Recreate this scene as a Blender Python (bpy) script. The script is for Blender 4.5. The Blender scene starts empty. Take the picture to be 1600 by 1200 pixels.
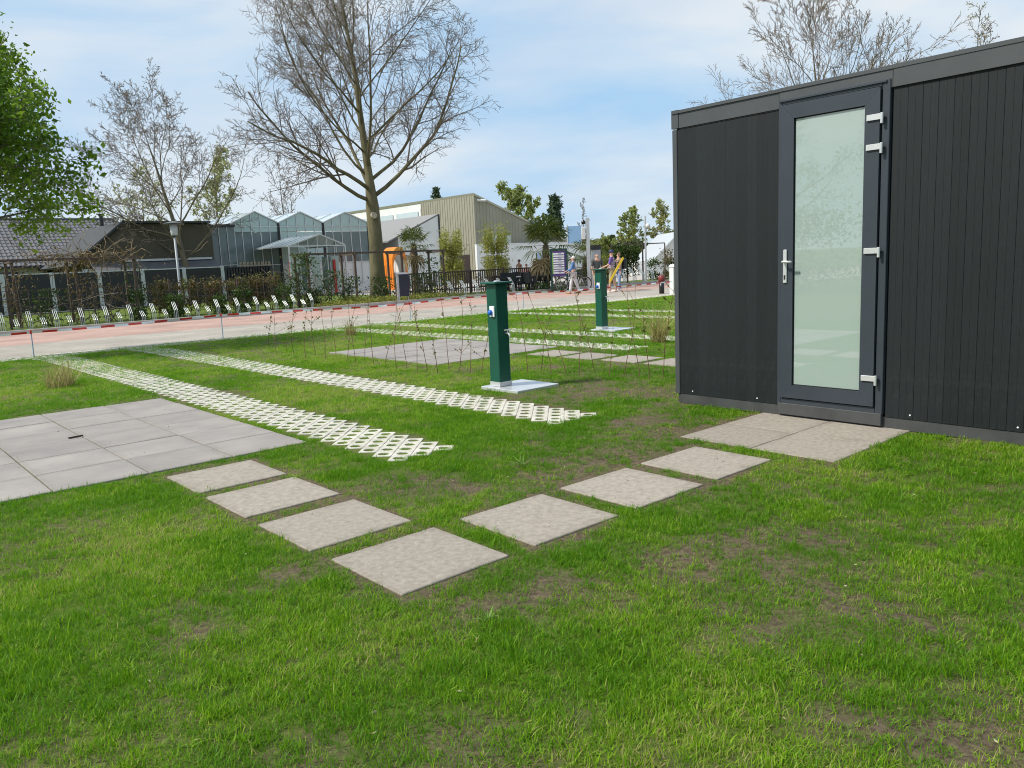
import bpy, bmesh, math, random
import numpy as np
from mathutils import Vector, Matrix

# ------------------------------------------------------------------ camera, sky, sun, exposure
SC = bpy.context.scene
COL = SC.collection
FPX, PITCH, ROLL = 1236.9, 0.152705, -0.0453814          # focal length in photo pixels (1600 wide), radians
CAM_H = 1.35
AZ = 2.28480124                                          # direction of the cabin wall and of the slab joints
D1 = np.array([math.cos(AZ), math.sin(AZ)])              # along the cabin front, away
D2 = np.array([math.sin(AZ), -math.cos(AZ)])             # into the cabin
RZ = AZ - math.pi/2                                      # rotation of everything laid out on that grid
_fw = np.array([0, math.cos(PITCH), -math.sin(PITCH)]); _rt = np.array([1., 0, 0]); _up = np.cross(_rt, _fw)
_r2 = math.cos(ROLL)*_rt + math.sin(ROLL)*_up; _u2 = -math.sin(ROLL)*_rt + math.cos(ROLL)*_up
cam_d = bpy.data.cameras.new('camera'); cam = bpy.data.objects.new('camera', cam_d); COL.objects.link(cam)
cam_d.sensor_width = 36; cam_d.lens = FPX/1600*36; cam_d.clip_end = 6000; cam_d.clip_start = 0.05
_m = Matrix.Identity(4)
for i in range(3):
    _m[i][0] = _r2[i]; _m[i][1] = _u2[i]; _m[i][2] = -_fw[i]
_m[2][3] = CAM_H
cam.matrix_world = _m; SC.camera = cam

SUN_EL, SUN_AZ = math.radians(47), math.radians(256)     # azimuth clockwise from +Y: the sun stands to the left
sun_dir = Vector((math.sin(SUN_AZ)*math.cos(SUN_EL), math.cos(SUN_AZ)*math.cos(SUN_EL), math.sin(SUN_EL)))
world = bpy.data.worlds.new('World'); SC.world = world; world.use_nodes = True
nt = world.node_tree; nt.nodes.clear()
def wn(t, **k):
    n = nt.nodes.new(t)
    for a, b in k.items(): setattr(n, a, b)
    return n
def wmath(op, a, b=None):
    n = wn('ShaderNodeMath', operation=op)
    for i, v in enumerate((a, b)):
        if v is None: continue
        if isinstance(v, (int, float)): n.inputs[i].default_value = v
        else: nt.links.new(v, n.inputs[i])
    return n.outputs[0]
sky = wn('ShaderNodeTexSky', sky_type='NISHITA', sun_disc=False, sun_elevation=SUN_EL, sun_rotation=SUN_AZ, air_density=1.0, dust_density=0.0, ozone_density=4.0)
tc = wn('ShaderNodeTexCoord'); sep = wn('ShaderNodeSeparateXYZ'); nt.links.new(tc.outputs['Generated'], sep.inputs[0])
zc = wmath('ADD', wmath('MAXIMUM', sep.outputs[2], 0.0), 0.16)
comb = wn('ShaderNodeCombineXYZ')
nt.links.new(wmath('DIVIDE', sep.outputs[0], zc), comb.inputs[0]); nt.links.new(wmath('DIVIDE', sep.outputs[1], zc), comb.inputs[1])
def wnoise(scale, detail, rough, off, dist=0.0):
    mp = wn('ShaderNodeMapping'); mp.inputs['Location'].default_value = off; nt.links.new(comb.outputs[0], mp.inputs[0])
    n = wn('ShaderNodeTexNoise'); n.inputs['Scale'].default_value = scale; n.inputs['Detail'].default_value = detail
    n.inputs['Roughness'].default_value = rough; n.inputs['Distortion'].default_value = dist; nt.links.new(mp.outputs[0], n.inputs['Vector'])
    return n.outputs['Fac']
def wdir(scale, zs, detail, rough, off, dist=0.0):          # noise on the direction itself, flattened into layers
    mp = wn('ShaderNodeMapping'); mp.inputs['Location'].default_value = off; mp.inputs['Scale'].default_value = (1, 1, zs); nt.links.new(tc.outputs['Generated'], mp.inputs[0])
    n = wn('ShaderNodeTexNoise'); n.inputs['Scale'].default_value = scale; n.inputs['Detail'].default_value = detail
    n.inputs['Roughness'].default_value = rough; n.inputs['Distortion'].default_value = dist; nt.links.new(mp.outputs[0], n.inputs['Vector'])
    return n.outputs['Fac']
SKY_OFF = (9.455, 14.376, 4.394)
n1 = wdir(1.5, 2.6, 5, 0.42, SKY_OFF, 0.15); n2 = wdir(5.0, 2.2, 5, 0.5, (SKY_OFF[1], 2.2, 0), 0.2)
cov = wmath('ADD', wmath('MULTIPLY', n1, 0.8), wmath('MULTIPLY', n2, 0.2))
ramp = wn('ShaderNodeValToRGB'); nt.links.new(cov, ramp.inputs[0])
ramp.color_ramp.elements[0].position = 0.40; ramp.color_ramp.elements[1].position = 0.56
ramp.color_ramp.elements[0].color = (0.68, 0.68, 0.68, 1); ramp.color_ramp.elements[1].color = (0.96, 0.96, 0.96, 1)
shade = wn('ShaderNodeValToRGB'); nt.links.new(wdir(2.3, 3.2, 6, 0.5, (SKY_OFF[0]+5, SKY_OFF[1], 2.0), 0.25), shade.inputs[0])
shade.color_ramp.elements[0].position = 0.36; shade.color_ramp.elements[0].color = (3.2, 4.9, 6.7, 1)
shade.color_ramp.elements[1].position = 0.58; shade.color_ramp.elements[1].color = (6.0, 6.4, 6.7, 1)
blue = wn('ShaderNodeMix', data_type='RGBA'); blue.inputs[0].default_value = 0.55; nt.links.new(sky.outputs[0], blue.inputs[6]); blue.inputs[7].default_value = (2.7, 4.8, 7.3, 1)
mixw = wn('ShaderNodeMix', data_type='RGBA')                # thin blue-grey distance behind the cloud sheet
nt.links.new(ramp.outputs[0], mixw.inputs[0]); nt.links.new(blue.outputs[2], mixw.inputs[6]); nt.links.new(shade.outputs[0], mixw.inputs[7])
bg = wn('ShaderNodeBackground'); bg.inputs[1].default_value = 0.092; nt.links.new(mixw.outputs[2], bg.inputs[0])
wo = wn('ShaderNodeOutputWorld'); nt.links.new(bg.outputs[0], wo.inputs[0])
sun_d = bpy.data.lights.new('sun', 'SUN'); sun_d.energy = 3.3; sun_d.angle = math.radians(6); sun_d.color = (1.0, 0.95, 0.86)
sun = bpy.data.objects.new('sun', sun_d); COL.objects.link(sun); sun.rotation_euler = sun_dir.to_track_quat('Z', 'Y').to_euler(); sun.location = (-20, 0, 30)
SC.view_settings.view_transform = 'Standard'; SC.view_settings.look = 'None'; SC.view_settings.gamma = 1; SC.view_settings.exposure = 0.55
SC.view_settings.use_curve_mapping = False
SC.render.engine = 'CYCLES'
SC.cycles.filter_width = 1.05; SC.cycles.use_denoising = True; SC.cycles.max_bounces = 6; SC.cycles.transparent_max_bounces = 8; SC.cycles.caustics_reflective = False; SC.cycles.caustics_refractive = False

# ------------------------------------------------------------------ coordinates
def gz(y):                                               # ground height by distance along D1: level lawn, then down to the road
    return float(np.interp(y, [16.0, 18.5, 22.0], [0.0, -0.12, -0.15]))
def F(x, y, z=0.0):                                      # grid (x into the cabin, y along it) -> world
    return Vector((x*D2[0]+y*D1[0], x*D2[1]+y*D1[1], z))
def ray(px, py):
    return (px-800)*_r2 - (py-600)*_u2 + FPX*_fw
def onz(px, py, z=0.0):                                  # photo pixel on a level plane -> grid (x, y)
    v = ray(px, py); q = v*((z-CAM_H)/v[2]); return float(q[:2]@D2), float(q[:2]@D1)
def ony(px, py, y):                                      # photo pixel on the upright plane y = const -> (x, z)
    v = ray(px, py); q = v*(y/(v[:2]@D1)); return float(q[:2]@D2), float(CAM_H+q[2])
def onx(px, py, x):
    v = ray(px, py); q = v*(x/(v[:2]@D2)); return float(q[:2]@D1), float(CAM_H+q[2])

# ------------------------------------------------------------------ materials
MATS = {}
def mat(name, col, rough=0.6, var=0.0, vscale=8.0, bump=0.0, bscale=60.0, metal=0.0, spec=0.5, col2=None, objvar=0.0, stretch=None, detail=6):
    if name in MATS: return MATS[name]
    m = bpy.data.materials.new(name); m.use_nodes = True; t = m.node_tree; b = t.nodes['Principled BSDF']
    b.inputs['Roughness'].default_value = rough; b.inputs['Metallic'].default_value = metal; b.inputs['Specular IOR Level'].default_value = spec
    b.inputs['Base Color'].default_value = (*col, 1)
    N = t.nodes.new; L = t.links.new
    co = N('ShaderNodeTexCoord'); mp = N('ShaderNodeMapping'); L(co.outputs['Object'], mp.inputs[0])
    if stretch: mp.inputs['Scale'].default_value = stretch
    oi = N('ShaderNodeObjectInfo')
    off = N('ShaderNodeVectorMath'); off.operation = 'SCALE'; off.inputs[0].default_value = (37, 19, 53); L(oi.outputs['Random'], off.inputs['Scale'])
    L(off.outputs[0], mp.inputs['Location'])
    out = None
    if var or col2:
        nz = N('ShaderNodeTexNoise'); nz.inputs['Scale'].default_value = vscale; nz.inputs['Detail'].default_value = detail; nz.inputs['Roughness'].default_value = 0.62; L(mp.outputs[0], nz.inputs['Vector'])
        rp = N('ShaderNodeValToRGB'); L(nz.outputs['Fac'], rp.inputs[0]); rp.color_ramp.elements[0].position = 0.3; rp.color_ramp.elements[1].position = 0.7
        c1 = col2 if col2 else tuple(c*(1-var) for c in col); c2 = col if col2 else tuple(min(c*(1+var), 1) for c in col)
        rp.color_ramp.elements[0].color = (*c1, 1); rp.color_ramp.elements[1].color = (*c2, 1); out = rp.outputs[0]
        if objvar:
            mr = N('ShaderNodeMapRange'); L(oi.outputs['Random'], mr.inputs[0]); mr.inputs[3].default_value = 1-objvar; mr.inputs[4].default_value = 1+objvar
            hs = N('ShaderNodeHueSaturation'); L(mr.outputs[0], hs.inputs['Value']); L(out, hs.inputs['Color']); out = hs.outputs[0]
        L(out, b.inputs['Base Color'])
    if bump:
        nb = N('ShaderNodeTexNoise'); nb.inputs['Scale'].default_value = bscale; nb.inputs['Detail'].default_value = 5; L(mp.outputs[0], nb.inputs['Vector'])
        bp = N('ShaderNodeBump'); bp.inputs['Strength'].default_value = bump; bp.inputs['Distance'].default_value = 0.01; L(nb.outputs['Fac'], bp.inputs['Height']); L(bp.outputs[0], b.inputs['Normal'])
    MATS[name] = m; return m
def leafmat(name, col, col2, trans=0.35, vscale=0.8, attr=None):
    if name in MATS: return MATS[name]
    m = bpy.data.materials.new(name); m.use_nodes = True; t = m.node_tree; t.nodes.clear(); N = t.nodes.new; L = t.links.new
    o = N('ShaderNodeOutputMaterial'); mx = N('ShaderNodeMixShader'); d = N('ShaderNodeBsdfPrincipled'); tr = N('ShaderNodeBsdfTranslucent')
    d.inputs['Roughness'].default_value = 0.55; d.inputs['Specular IOR Level'].default_value = 0.3
    rp = N('ShaderNodeValToRGB'); rp.color_ramp.elements[0].color = (*col, 1); rp.color_ramp.elements[1].color = (*col2, 1)
    rp.color_ramp.elements[0].position = 0.25; rp.color_ramp.elements[1].position = 0.75
    if attr:
        a = N('ShaderNodeAttribute'); a.attribute_type = 'INSTANCER'; a.attribute_name = attr; ge = N('ShaderNodeNewGeometry'); am = N('ShaderNodeMath'); am.operation = 'MULTIPLY_ADD'; L(ge.outputs['Random Per Island'], am.inputs[0]); am.inputs[1].default_value = 0.5; L(a.outputs['Fac'], am.inputs[2])
        as_ = N('ShaderNodeMath'); as_.operation = 'SUBTRACT'; L(am.outputs[0], as_.inputs[0]); as_.inputs[1].default_value = 0.33; L(as_.outputs[0], rp.inputs[0])
        dr = rp.color_ramp.elements.new(0.985); dr.color = (*col2, 1); rp.color_ramp.elements[1].position = 0.75; el = rp.color_ramp.elements[len(rp.color_ramp.elements)-1]; el.position = 1.0; el.color = (0.46, 0.38, 0.17, 1)
        md = rp.color_ramp.elements.new(0.75); md.color = (*col2, 1)
    else:
        gi = N('ShaderNodeNewGeometry'); nz = N('ShaderNodeTexNoise'); nz.inputs['Scale'].default_value = vscale; nz.inputs['Detail'].default_value = 2; L(gi.outputs['Position'], nz.inputs['Vector'])
        ad = N('ShaderNodeMath'); ad.operation = 'MULTIPLY_ADD'; L(gi.outputs['Random Per Island'], ad.inputs[0]); ad.inputs[1].default_value = 0.5; L(nz.outputs['Fac'], ad.inputs[2])
        sb = N('ShaderNodeMath'); sb.operation = 'SUBTRACT'; L(ad.outputs[0], sb.inputs[0]); sb.inputs[1].default_value = 0.25; L(sb.outputs[0], rp.inputs[0])
    L(rp.outputs[0], d.inputs['Base Color']); L(rp.outputs[0], tr.inputs['Color'])
    mx.inputs[0].default_value = trans; L(d.outputs[0], mx.inputs[1]); L(tr.outputs[0], mx.inputs[2]); L(mx.outputs[0], o.inputs[0])
    MATS[name] = m; return m

# ------------------------------------------------------------------ mesh helpers
class MB:
    def __init__(s): s.v = []; s.f = []
    def box(s, x0, x1, y0, y1, z0, z1):
        b = len(s.v); s.v += [(x0,y0,z0),(x1,y0,z0),(x1,y1,z0),(x0,y1,z0),(x0,y0,z1),(x1,y0,z1),(x1,y1,z1),(x0,y1,z1)]
        s.f += [(b,b+3,b+2,b+1),(b+4,b+5,b+6,b+7),(b,b+1,b+5,b+4),(b+1,b+2,b+6,b+5),(b+2,b+3,b+7,b+6),(b+3,b,b+4,b+7)]; return s
    def bevbox(s, x0, x1, y0, y1, z0, z1, e):               # box with chamfered upper and vertical edges
        b = len(s.v); P = [(x0+e,y0),(x1-e,y0),(x1,y0+e),(x1,y1-e),(x1-e,y1),(x0+e,y1),(x0,y1-e),(x0,y0+e)]
        cx, cy = (x0+x1)/2, (y0+y1)/2
        s.v += [(x,y,z0) for x,y in P] + [(x,y,z1-e) for x,y in P] + [(x-(e if x>cx else -e), y-(e if y>cy else -e), z1) for x,y in P]
        for r in (0, 8):
            for i in range(8): j = (i+1)%8; s.f.append((b+r+i,b+r+j,b+r+8+j,b+r+8+i))
        s.f.append(tuple(b+16+i for i in range(8))); s.f.append(tuple(b+7-i for i in range(8))); return s
    def prism(s, poly, a0, a1, axis='y'):                    # polygon swept along an axis; poly in the two other axes
        b = len(s.v); n = len(poly)
        for a in (a0, a1):
            for u, w in poly: s.v.append({'x':(a,u,w),'y':(u,a,w),'z':(u,w,a)}[axis])
        s.f.append(tuple(range(b,b+n))); s.f.append(tuple(range(b+2*n-1,b+n-1,-1)))
        for i in range(n): j = (i+1)%n; s.f.append((b+j,b+i,b+n+i,b+n+j))
        return s
    def quad(s, *p): b = len(s.v); s.v += [tuple(q) for q in p]; s.f.append(tuple(range(b,b+len(p)))); return s
    def tube(s, pts, rad, n=6, cap=True):
        pts = [Vector(p) for p in pts]; b = len(s.v); k = len(pts)
        if isinstance(rad, (int, float)): rad = [rad]*k
        t = (pts[1]-pts[0]).normalized(); u = t.orthogonal().normalized()
        for i in range(k):
            t = (pts[min(i+1,k-1)]-pts[max(i-1,0)])
            t = t.normalized() if t.length > 1e-9 else Vector((0,0,1))
            u = (u-t*u.dot(t)); u = u.normalized() if u.length > 1e-6 else t.orthogonal().normalized(); w = t.cross(u)
            for j in range(n):
                a = 2*math.pi*j/n; q = pts[i]+(u*math.cos(a)+w*math.sin(a))*rad[i]; s.v.append((q.x,q.y,q.z))
        for i in range(k-1):
            for j in range(n): l = (j+1)%n; s.f.append((b+i*n+j,b+i*n+l,b+(i+1)*n+l,b+(i+1)*n+j))
        if cap and n > 2: s.f.append(tuple(b+n-1-j for j in range(n))); s.f.append(tuple(b+(k-1)*n+j for j in range(n)))
        return s
    def lathe(s, prof, n=12, c=(0,0,0)):                     # profile of (radius, z)
        b = len(s.v)
        for r, z in prof:
            for j in range(n): a = 2*math.pi*j/n; s.v.append((c[0]+r*math.cos(a), c[1]+r*math.sin(a), c[2]+z))
        for i in range(len(prof)-1):
            for j in range(n): l = (j+1)%n; s.f.append((b+i*n+j,b+i*n+l,b+(i+1)*n+l,b+(i+1)*n+j))
        s.f.append(tuple(b+n-1-j for j in range(n))); s.f.append(tuple(b+(len(prof)-1)*n+j for j in range(n))); return s
    def mesh(s, name='m', m=None, smooth=False):
        me = bpy.data.meshes.new(name); me.from_pydata(s.v, [], s.f); me.update()
        if m: me.materials.append(m)
        if smooth: me.polygons.foreach_set('use_smooth', [True]*len(me.polygons))
        return me
    def build(s, name, m, parent=None, smooth=False, loc=(0,0,0), rz=0.0):
        return ob(name, s.mesh(name, m, smooth), parent, loc, rz)
def ob(name, me, parent=None, loc=(0,0,0), rz=0.0):
    o = bpy.data.objects.new(name, me); COL.objects.link(o); o.location = loc; o.rotation_euler = (0,0,rz)
    if parent: o.parent = parent
    return o
def tag(o, label=None, cat=None, group=None, kind=None):
    if label: o['label'] = label
    if cat: o['category'] = cat
    if group: o['group'] = group
    if kind: o['kind'] = kind
    return o
def thing(name, label, cat, loc, rz=RZ, group=None):
    o = bpy.data.objects.new(name, None); COL.objects.link(o); o.empty_display_size = 0.2; o.location = loc; o.rotation_euler = (0,0,rz)
    return tag(o, label, cat, group)
def copy_tree(o, parent=None):
    c = o.copy(); COL.objects.link(c); c.parent = parent
    for ch in list(o.children): copy_tree(ch, c)
    return c
rng = np.random.default_rng(11); random.seed(5)
def vnoise(x, y, sc, seed=0):                               # value noise, 0..1
    x = np.asarray(x, float)*sc+1000.3; y = np.asarray(y, float)*sc+1000.7
    g = np.random.default_rng(seed).random((256, 256)); xi = np.floor(x).astype(int); yi = np.floor(y).astype(int)
    fx = x-xi; fy = y-yi; fx = fx*fx*(3-2*fx); fy = fy*fy*(3-2*fy)
    a = g[xi%256, yi%256]; b = g[(xi+1)%256, yi%256]; c = g[xi%256, (yi+1)%256]; d = g[(xi+1)%256, (yi+1)%256]
    return (a*(1-fx)+b*fx)*(1-fy)+(c*(1-fx)+d*fx)*fy

# ------------------------------------------------------------------ where the lawn is thin
SOIL = [(990,612,.75,.9),(1010,660,.55,.85),(925,690,.5,.75),(1060,632,.35,.8),(870,735,.4,.75),(940,715,.4,.6),(800,790,.25,.7),(1120,655,.25,.4),
        (1480,690,.22,.9),(1560,690,.3,.6),(1420,745,.3,.25),(1165,850,.3,.3),(1275,770,.25,.3),(1280,840,.2,.4),(1240,880,.25,.3),(1395,965,.16,.55),
        (1100,880,.3,.25),(1000,900,.3,.3),(1180,990,.2,.3),(1080,1000,.2,.3),(1450,1160,.15,.3),(1380,1010,.15,.3),(330,805,.3,.55),(560,755,.5,.35),(650,905,.14,.8),
        (570,905,.12,.7),(760,705,.5,.35),(700,745,.4,.4),(640,850,.2,.4),(820,640,.5,.35),(1040,615,.3,.7),(270,1110,.1,.7),(310,985,.12,.6),(190,955,.12,.6),(1000,570,.5,.5),
        (870,575,.6,.4),(600,565,.7,.35),(690,575,.6,.45),(450,900,.12,.4),(720,960,.2,.4),(850,930,.3,.4),(930,1090,.2,.4),(1560,1180,.2,.3),(1300,1120,.2,.4)]
BLOCK = []                                                  # rectangles where no grass grows: x0, x1, y0, y1
SOILW = [(*onz(a, b), r, s) for a, b, r, s in SOIL]
def lawn_density(x, y):
    d = 0.90 + 0.35*(vnoise(x, y, 0.9, 1)-0.5) + 0.55*(vnoise(x, y, 3.1, 2)-0.5) + 0.3*(vnoise(x, y, 9, 3)-0.5)
    w = 0.6*vnoise(x, y, 4.5, 7)+0.4*vnoise(x, y, 12, 8)
    for sx, sy, r, s in SOILW:
        q = np.hypot(x-sx, y-sy)/r; d = d-.68*s*np.clip(1.25-q, 0, 1)*np.clip(1.9*w-.25, 0, 1.2)
    for x0, x1, y0, y1 in BLOCK:                              # worn, bare margin along slabs and plates
        if x1-x0 > 2.2 or y1-y0 > 2.2 or x1 > 6.5: continue
        q = np.hypot(np.maximum(np.maximum(x0-x, x-x1), 0), np.maximum(np.maximum(y0-y, y-y1), 0)); d = d-.5*np.clip(1-q/.10, 0, 1)*(.3+1.2*w)
    near = np.clip((7.5-np.hypot(x, y))/5, 0, 1)              # the seedbed close to the cabin is patchier
    d = d-near*0.22*np.clip((x-2.0)/2, 0, 1)*np.clip(vnoise(x, y, 2.2, 5)*2-0.7, 0, 1)
    return np.clip(d, 0.36, 1.0)

# road, red brick lane and kerb: sheets that follow the ground along x
def sheet(name, pts_near, pts_far, m, dz, nseg=14, kind='structure'):
    mb = MB(); n = len(pts_near)
    for i in range(n):
        for k in range(nseg+1):
            a = k/nseg; x = pts_near[i][0]*(1-a)+pts_far[i][0]*a; y = pts_near[i][1]*(1-a)+pts_far[i][1]*a
            mb.v.append(tuple(F(x, y, gz(y)+dz)))
    for i in range(n-1):
        for k in range(nseg): p = i*(nseg+1)+k; q = p+nseg+1; mb.f.append((p, q, q+1, p+1))
    return tag(mb.build(name, m, smooth=True), kind=kind)
def brickmat(name, c1, c2, mortar, sx):
    m = bpy.data.materials.new(name); m.use_nodes = True; t = m.node_tree; b = t.nodes['Principled BSDF']; N = t.nodes.new; L = t.links.new
    b.inputs['Roughness'].default_value = 0.85; b.inputs['Specular IOR Level'].default_value = 0.25
    co = N('ShaderNodeTexCoord'); mp = N('ShaderNodeMapping'); mp.inputs['Rotation'].default_value = (0, 0, -RZ); L(co.outputs['Object'], mp.inputs[0])
    br = N('ShaderNodeTexBrick'); br.inputs['Scale'].default_value = sx; br.inputs['Color1'].default_value = (*c1, 1); br.inputs['Color2'].default_value = (*c2, 1); br.inputs['Mortar'].default_value = (*mortar, 1)
    br.inputs['Mortar Size'].default_value = 0.015; br.inputs['Brick Width'].default_value = 0.8; br.inputs['Row Height'].default_value = 0.4; L(mp.outputs[0], br.inputs['Vector'])
    nz = N('ShaderNodeTexNoise'); nz.inputs['Scale'].default_value = 0.7; nz.inputs['Detail'].default_value = 6; L(co.outputs['Object'], nz.inputs['Vector'])
    r = N('ShaderNodeMapRange'); L(nz.outputs['Fac'], r.inputs[0]); r.inputs[1].default_value = 0.3; r.inputs[2].default_value = 0.7; r.inputs[3].default_value = 0.82; r.inputs[4].default_value = 1.15
    h = N('ShaderNodeHueSaturation'); L(br.outputs['Color'], h.inputs['Color']); L(r.outputs[0], h.inputs['Value']); L(h.outputs[0], b.inputs['Base Color'])
    return m
M_road = brickmat('road_clinker', (0.40, 0.36, 0.31), (0.33, 0.30, 0.26), (0.26, 0.23, 0.19), 4)
M_red = brickmat('red_clinker', (0.46, 0.30, 0.25), (0.39, 0.255, 0.21), (0.30, 0.22, 0.18), 4)
M_conc = mat('kerb_concrete', (0.42, 0.40, 0.37), 0.9, var=0.18, vscale=5, bump=0.2)
XR = [-140, -60, -20, -5, 5, 15, 25, 40, 60, 140]
sheet('road', [(x, 18.5) for x in XR], [(x, 22.9) for x in XR], M_road, 0.008)
sheet('red_lane', [(x, 22.9) for x in XR], [(x, 28.0) for x in XR], M_red, 0.008)
kb = MB(); kb.box(-140, 140, 28.0, 28.14, -0.4, -0.03); tag(kb.build('kerb', M_conc, rz=RZ), kind='structure')
kb = MB(); kb.box(-140, 140, 18.38, 18.5, -0.4, -0.1); tag(kb.build('road_edging', mat('edging_concrete', (0.55, 0.53, 0.48), 0.9, var=0.15), rz=RZ), kind='structure')
sheet('plaza_paving', [(x, 33.0) for x in (23.5, 30, 40, 70)], [(x, 62.0) for x in (25, 34, 46, 80)], mat('plaza_slab', (0.42, 0.38, 0.34), 0.9, var=0.15, vscale=1.5), 0.006)

# ------------------------------------------------------------------ concrete slabs
def slabmat(name, c1, c2, vs, ov, spot):
    m = mat(name, c1, 0.85, col2=c2, vscale=vs, bump=0.25, bscale=140, objvar=ov); t = m.node_tree; b = t.nodes['Principled BSDF']; N = t.nodes.new; L = t.links.new
    src = b.inputs['Base Color'].links[0].from_socket; mp = [n for n in t.nodes if n.type == 'MAPPING'][0]; co = [n for n in t.nodes if n.type == 'TEX_COORD'][0]
    nz = N('ShaderNodeTexNoise'); nz.inputs['Scale'].default_value = 4.5; nz.inputs['Detail'].default_value = 7; nz.inputs['Roughness'].default_value = 0.65; L(mp.outputs[0], nz.inputs['Vector'])
    sp = N('ShaderNodeSeparateXYZ'); L(co.outputs['Object'], sp.inputs[0])
    def mt(op, a, c): 
        q = N('ShaderNodeMath'); q.operation = op
        for i, v in enumerate((a, c)):
            if isinstance(v, float): q.inputs[i].default_value = v
            elif v is not None: L(v, q.inputs[i])
        return q.outputs[0]
    ed = mt('MAXIMUM', mt('ABSOLUTE', sp.outputs[0], None), mt('ABSOLUTE', sp.outputs[1], None))     # soil washed onto the rim of each slab
    k = mt('ADD', mt('MULTIPLY', mt('SUBTRACT', ed, 0.22), 3.2), mt('MULTIPLY', mt('SUBTRACT', nz.outputs['Fac'], 0.5), spot))
    r = N('ShaderNodeMapRange'); L(k, r.inputs[0]); r.inputs[1].default_value = 0.05; r.inputs[2].default_value = 0.55; r.inputs[3].default_value = 0.0; r.inputs[4].default_value = 0.6
    mx = N('ShaderNodeMix'); mx.data_type = 'RGBA'; L(r.outputs[0], mx.inputs[0]); L(src, mx.inputs[6]); mx.inputs[7].default_value = (c2[0]*.68, c2[1]*.64, c2[2]*.58, 1); L(mx.outputs[2], b.inputs['Base Color'])
    return m
M_slab = slabmat('concrete_slab', (0.37, 0.325, 0.27), (0.235, 0.203, 0.168), 30, 0.08, 1.1)
M_patio = slabmat('patio_slab', (0.325, 0.290, 0.262), (0.235, 0.214, 0.202), 2.4, 0.07, 0.9)
slab_me = MB().bevbox(-.298, .298, -.298, .298, -.05, .007, .004).mesh('slab', M_slab)
patio_me = MB().bevbox(-.2945, .2945, -.2945, .2945, -.05, .013, .004).mesh('patio_slab', M_patio)
def stone(x, y, label, group='stepping slabs set in the lawn', dy=0.0, tilt=0.0):
    o = ob('stepping_slab', slab_me, None, F(x, y, dy), RZ+tilt); tag(o, label, 'paving slab', group); BLOCK.append((x-.3, x+.3, y-.3, y+.3)); return o
ordn = ['first', 'second', 'third']
for i, y in enumerate((5.25, 4.53, 3.76)):
    stone(1.945, y, 'square concrete stepping slab in the lawn, %s from the big slab patio' % ordn[i], tilt=rng.normal()*0.008)
stone(1.965, 2.985, 'square concrete stepping slab at the corner where the two slab rows meet', tilt=0.004)
for i, x in enumerate((4.235, 3.49, 2.735)):
    stone(x, 2.99, 'square concrete stepping slab in the lawn, %s from the slabs at the cabin door' % ordn[i], tilt=rng.normal()*0.008)
pad = tag(bpy.data.objects.new('door_paving', None), kind='structure'); COL.objects.link(pad); pad.location = F(0, 0, 0); pad.rotation_euler = (0, 0, RZ)
for x in (5.03, 5.632):
    for y in (2.665, 3.267): ob('slab', slab_me, pad, (x, y, -0.004+rng.normal()*0.002), rng.normal()*0.004)
BLOCK.append((4.73, 5.95, 2.36, 3.57))
pat = tag(bpy.data.objects.new('patio', None), kind='structure'); COL.objects.link(pat); pat.rotation_euler = (0, 0, RZ)
for i in range(6):
    for j in range(6): ob('slab', patio_me, pat, (2.5-.6*i, 6.048+.592*j, -0.002+rng.normal()*0.0015), rng.normal()*0.003)
BLOCK.append((-.8, 2.8, 5.75, 9.30))
pat2 = tag(bpy.data.objects.new('far_patio', None), kind='structure'); COL.objects.link(pat2); pat2.rotation_euler = (0, 0, RZ)
for i in range(4):
    for j in range(5): ob('slab', patio_me, pat2, (6.55+.6*i, 9.1+.6*j, -0.002+rng.normal()*0.0015), rng.normal()*0.003)
BLOCK.append((6.25, 8.65, 8.8, 11.8))
for i, (x, y) in enumerate(((8.03, 8.28), (8.03, 7.58), (8.08, 6.86), (8.08, 6.14))):
    stone(x, y, 'square concrete stepping slab beyond the sapling row, %s from the smaller patio' % ['first', 'second', 'third', 'fourth'][i], 'stepping slabs beyond the sapling row')
MB().box(-.06, .06, -.009, .009, 0, .010).build('dead_leaf', mat('dead_leaf', (0.03, 0.018, 0.012), 0.9), None, loc=F(1.55, 7.62, .0135), rz=RZ+0.2)
tag(bpy.data.objects['dead_leaf'], 'small dark curled dead leaf lying on the big slab patio', 'leaf')

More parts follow.
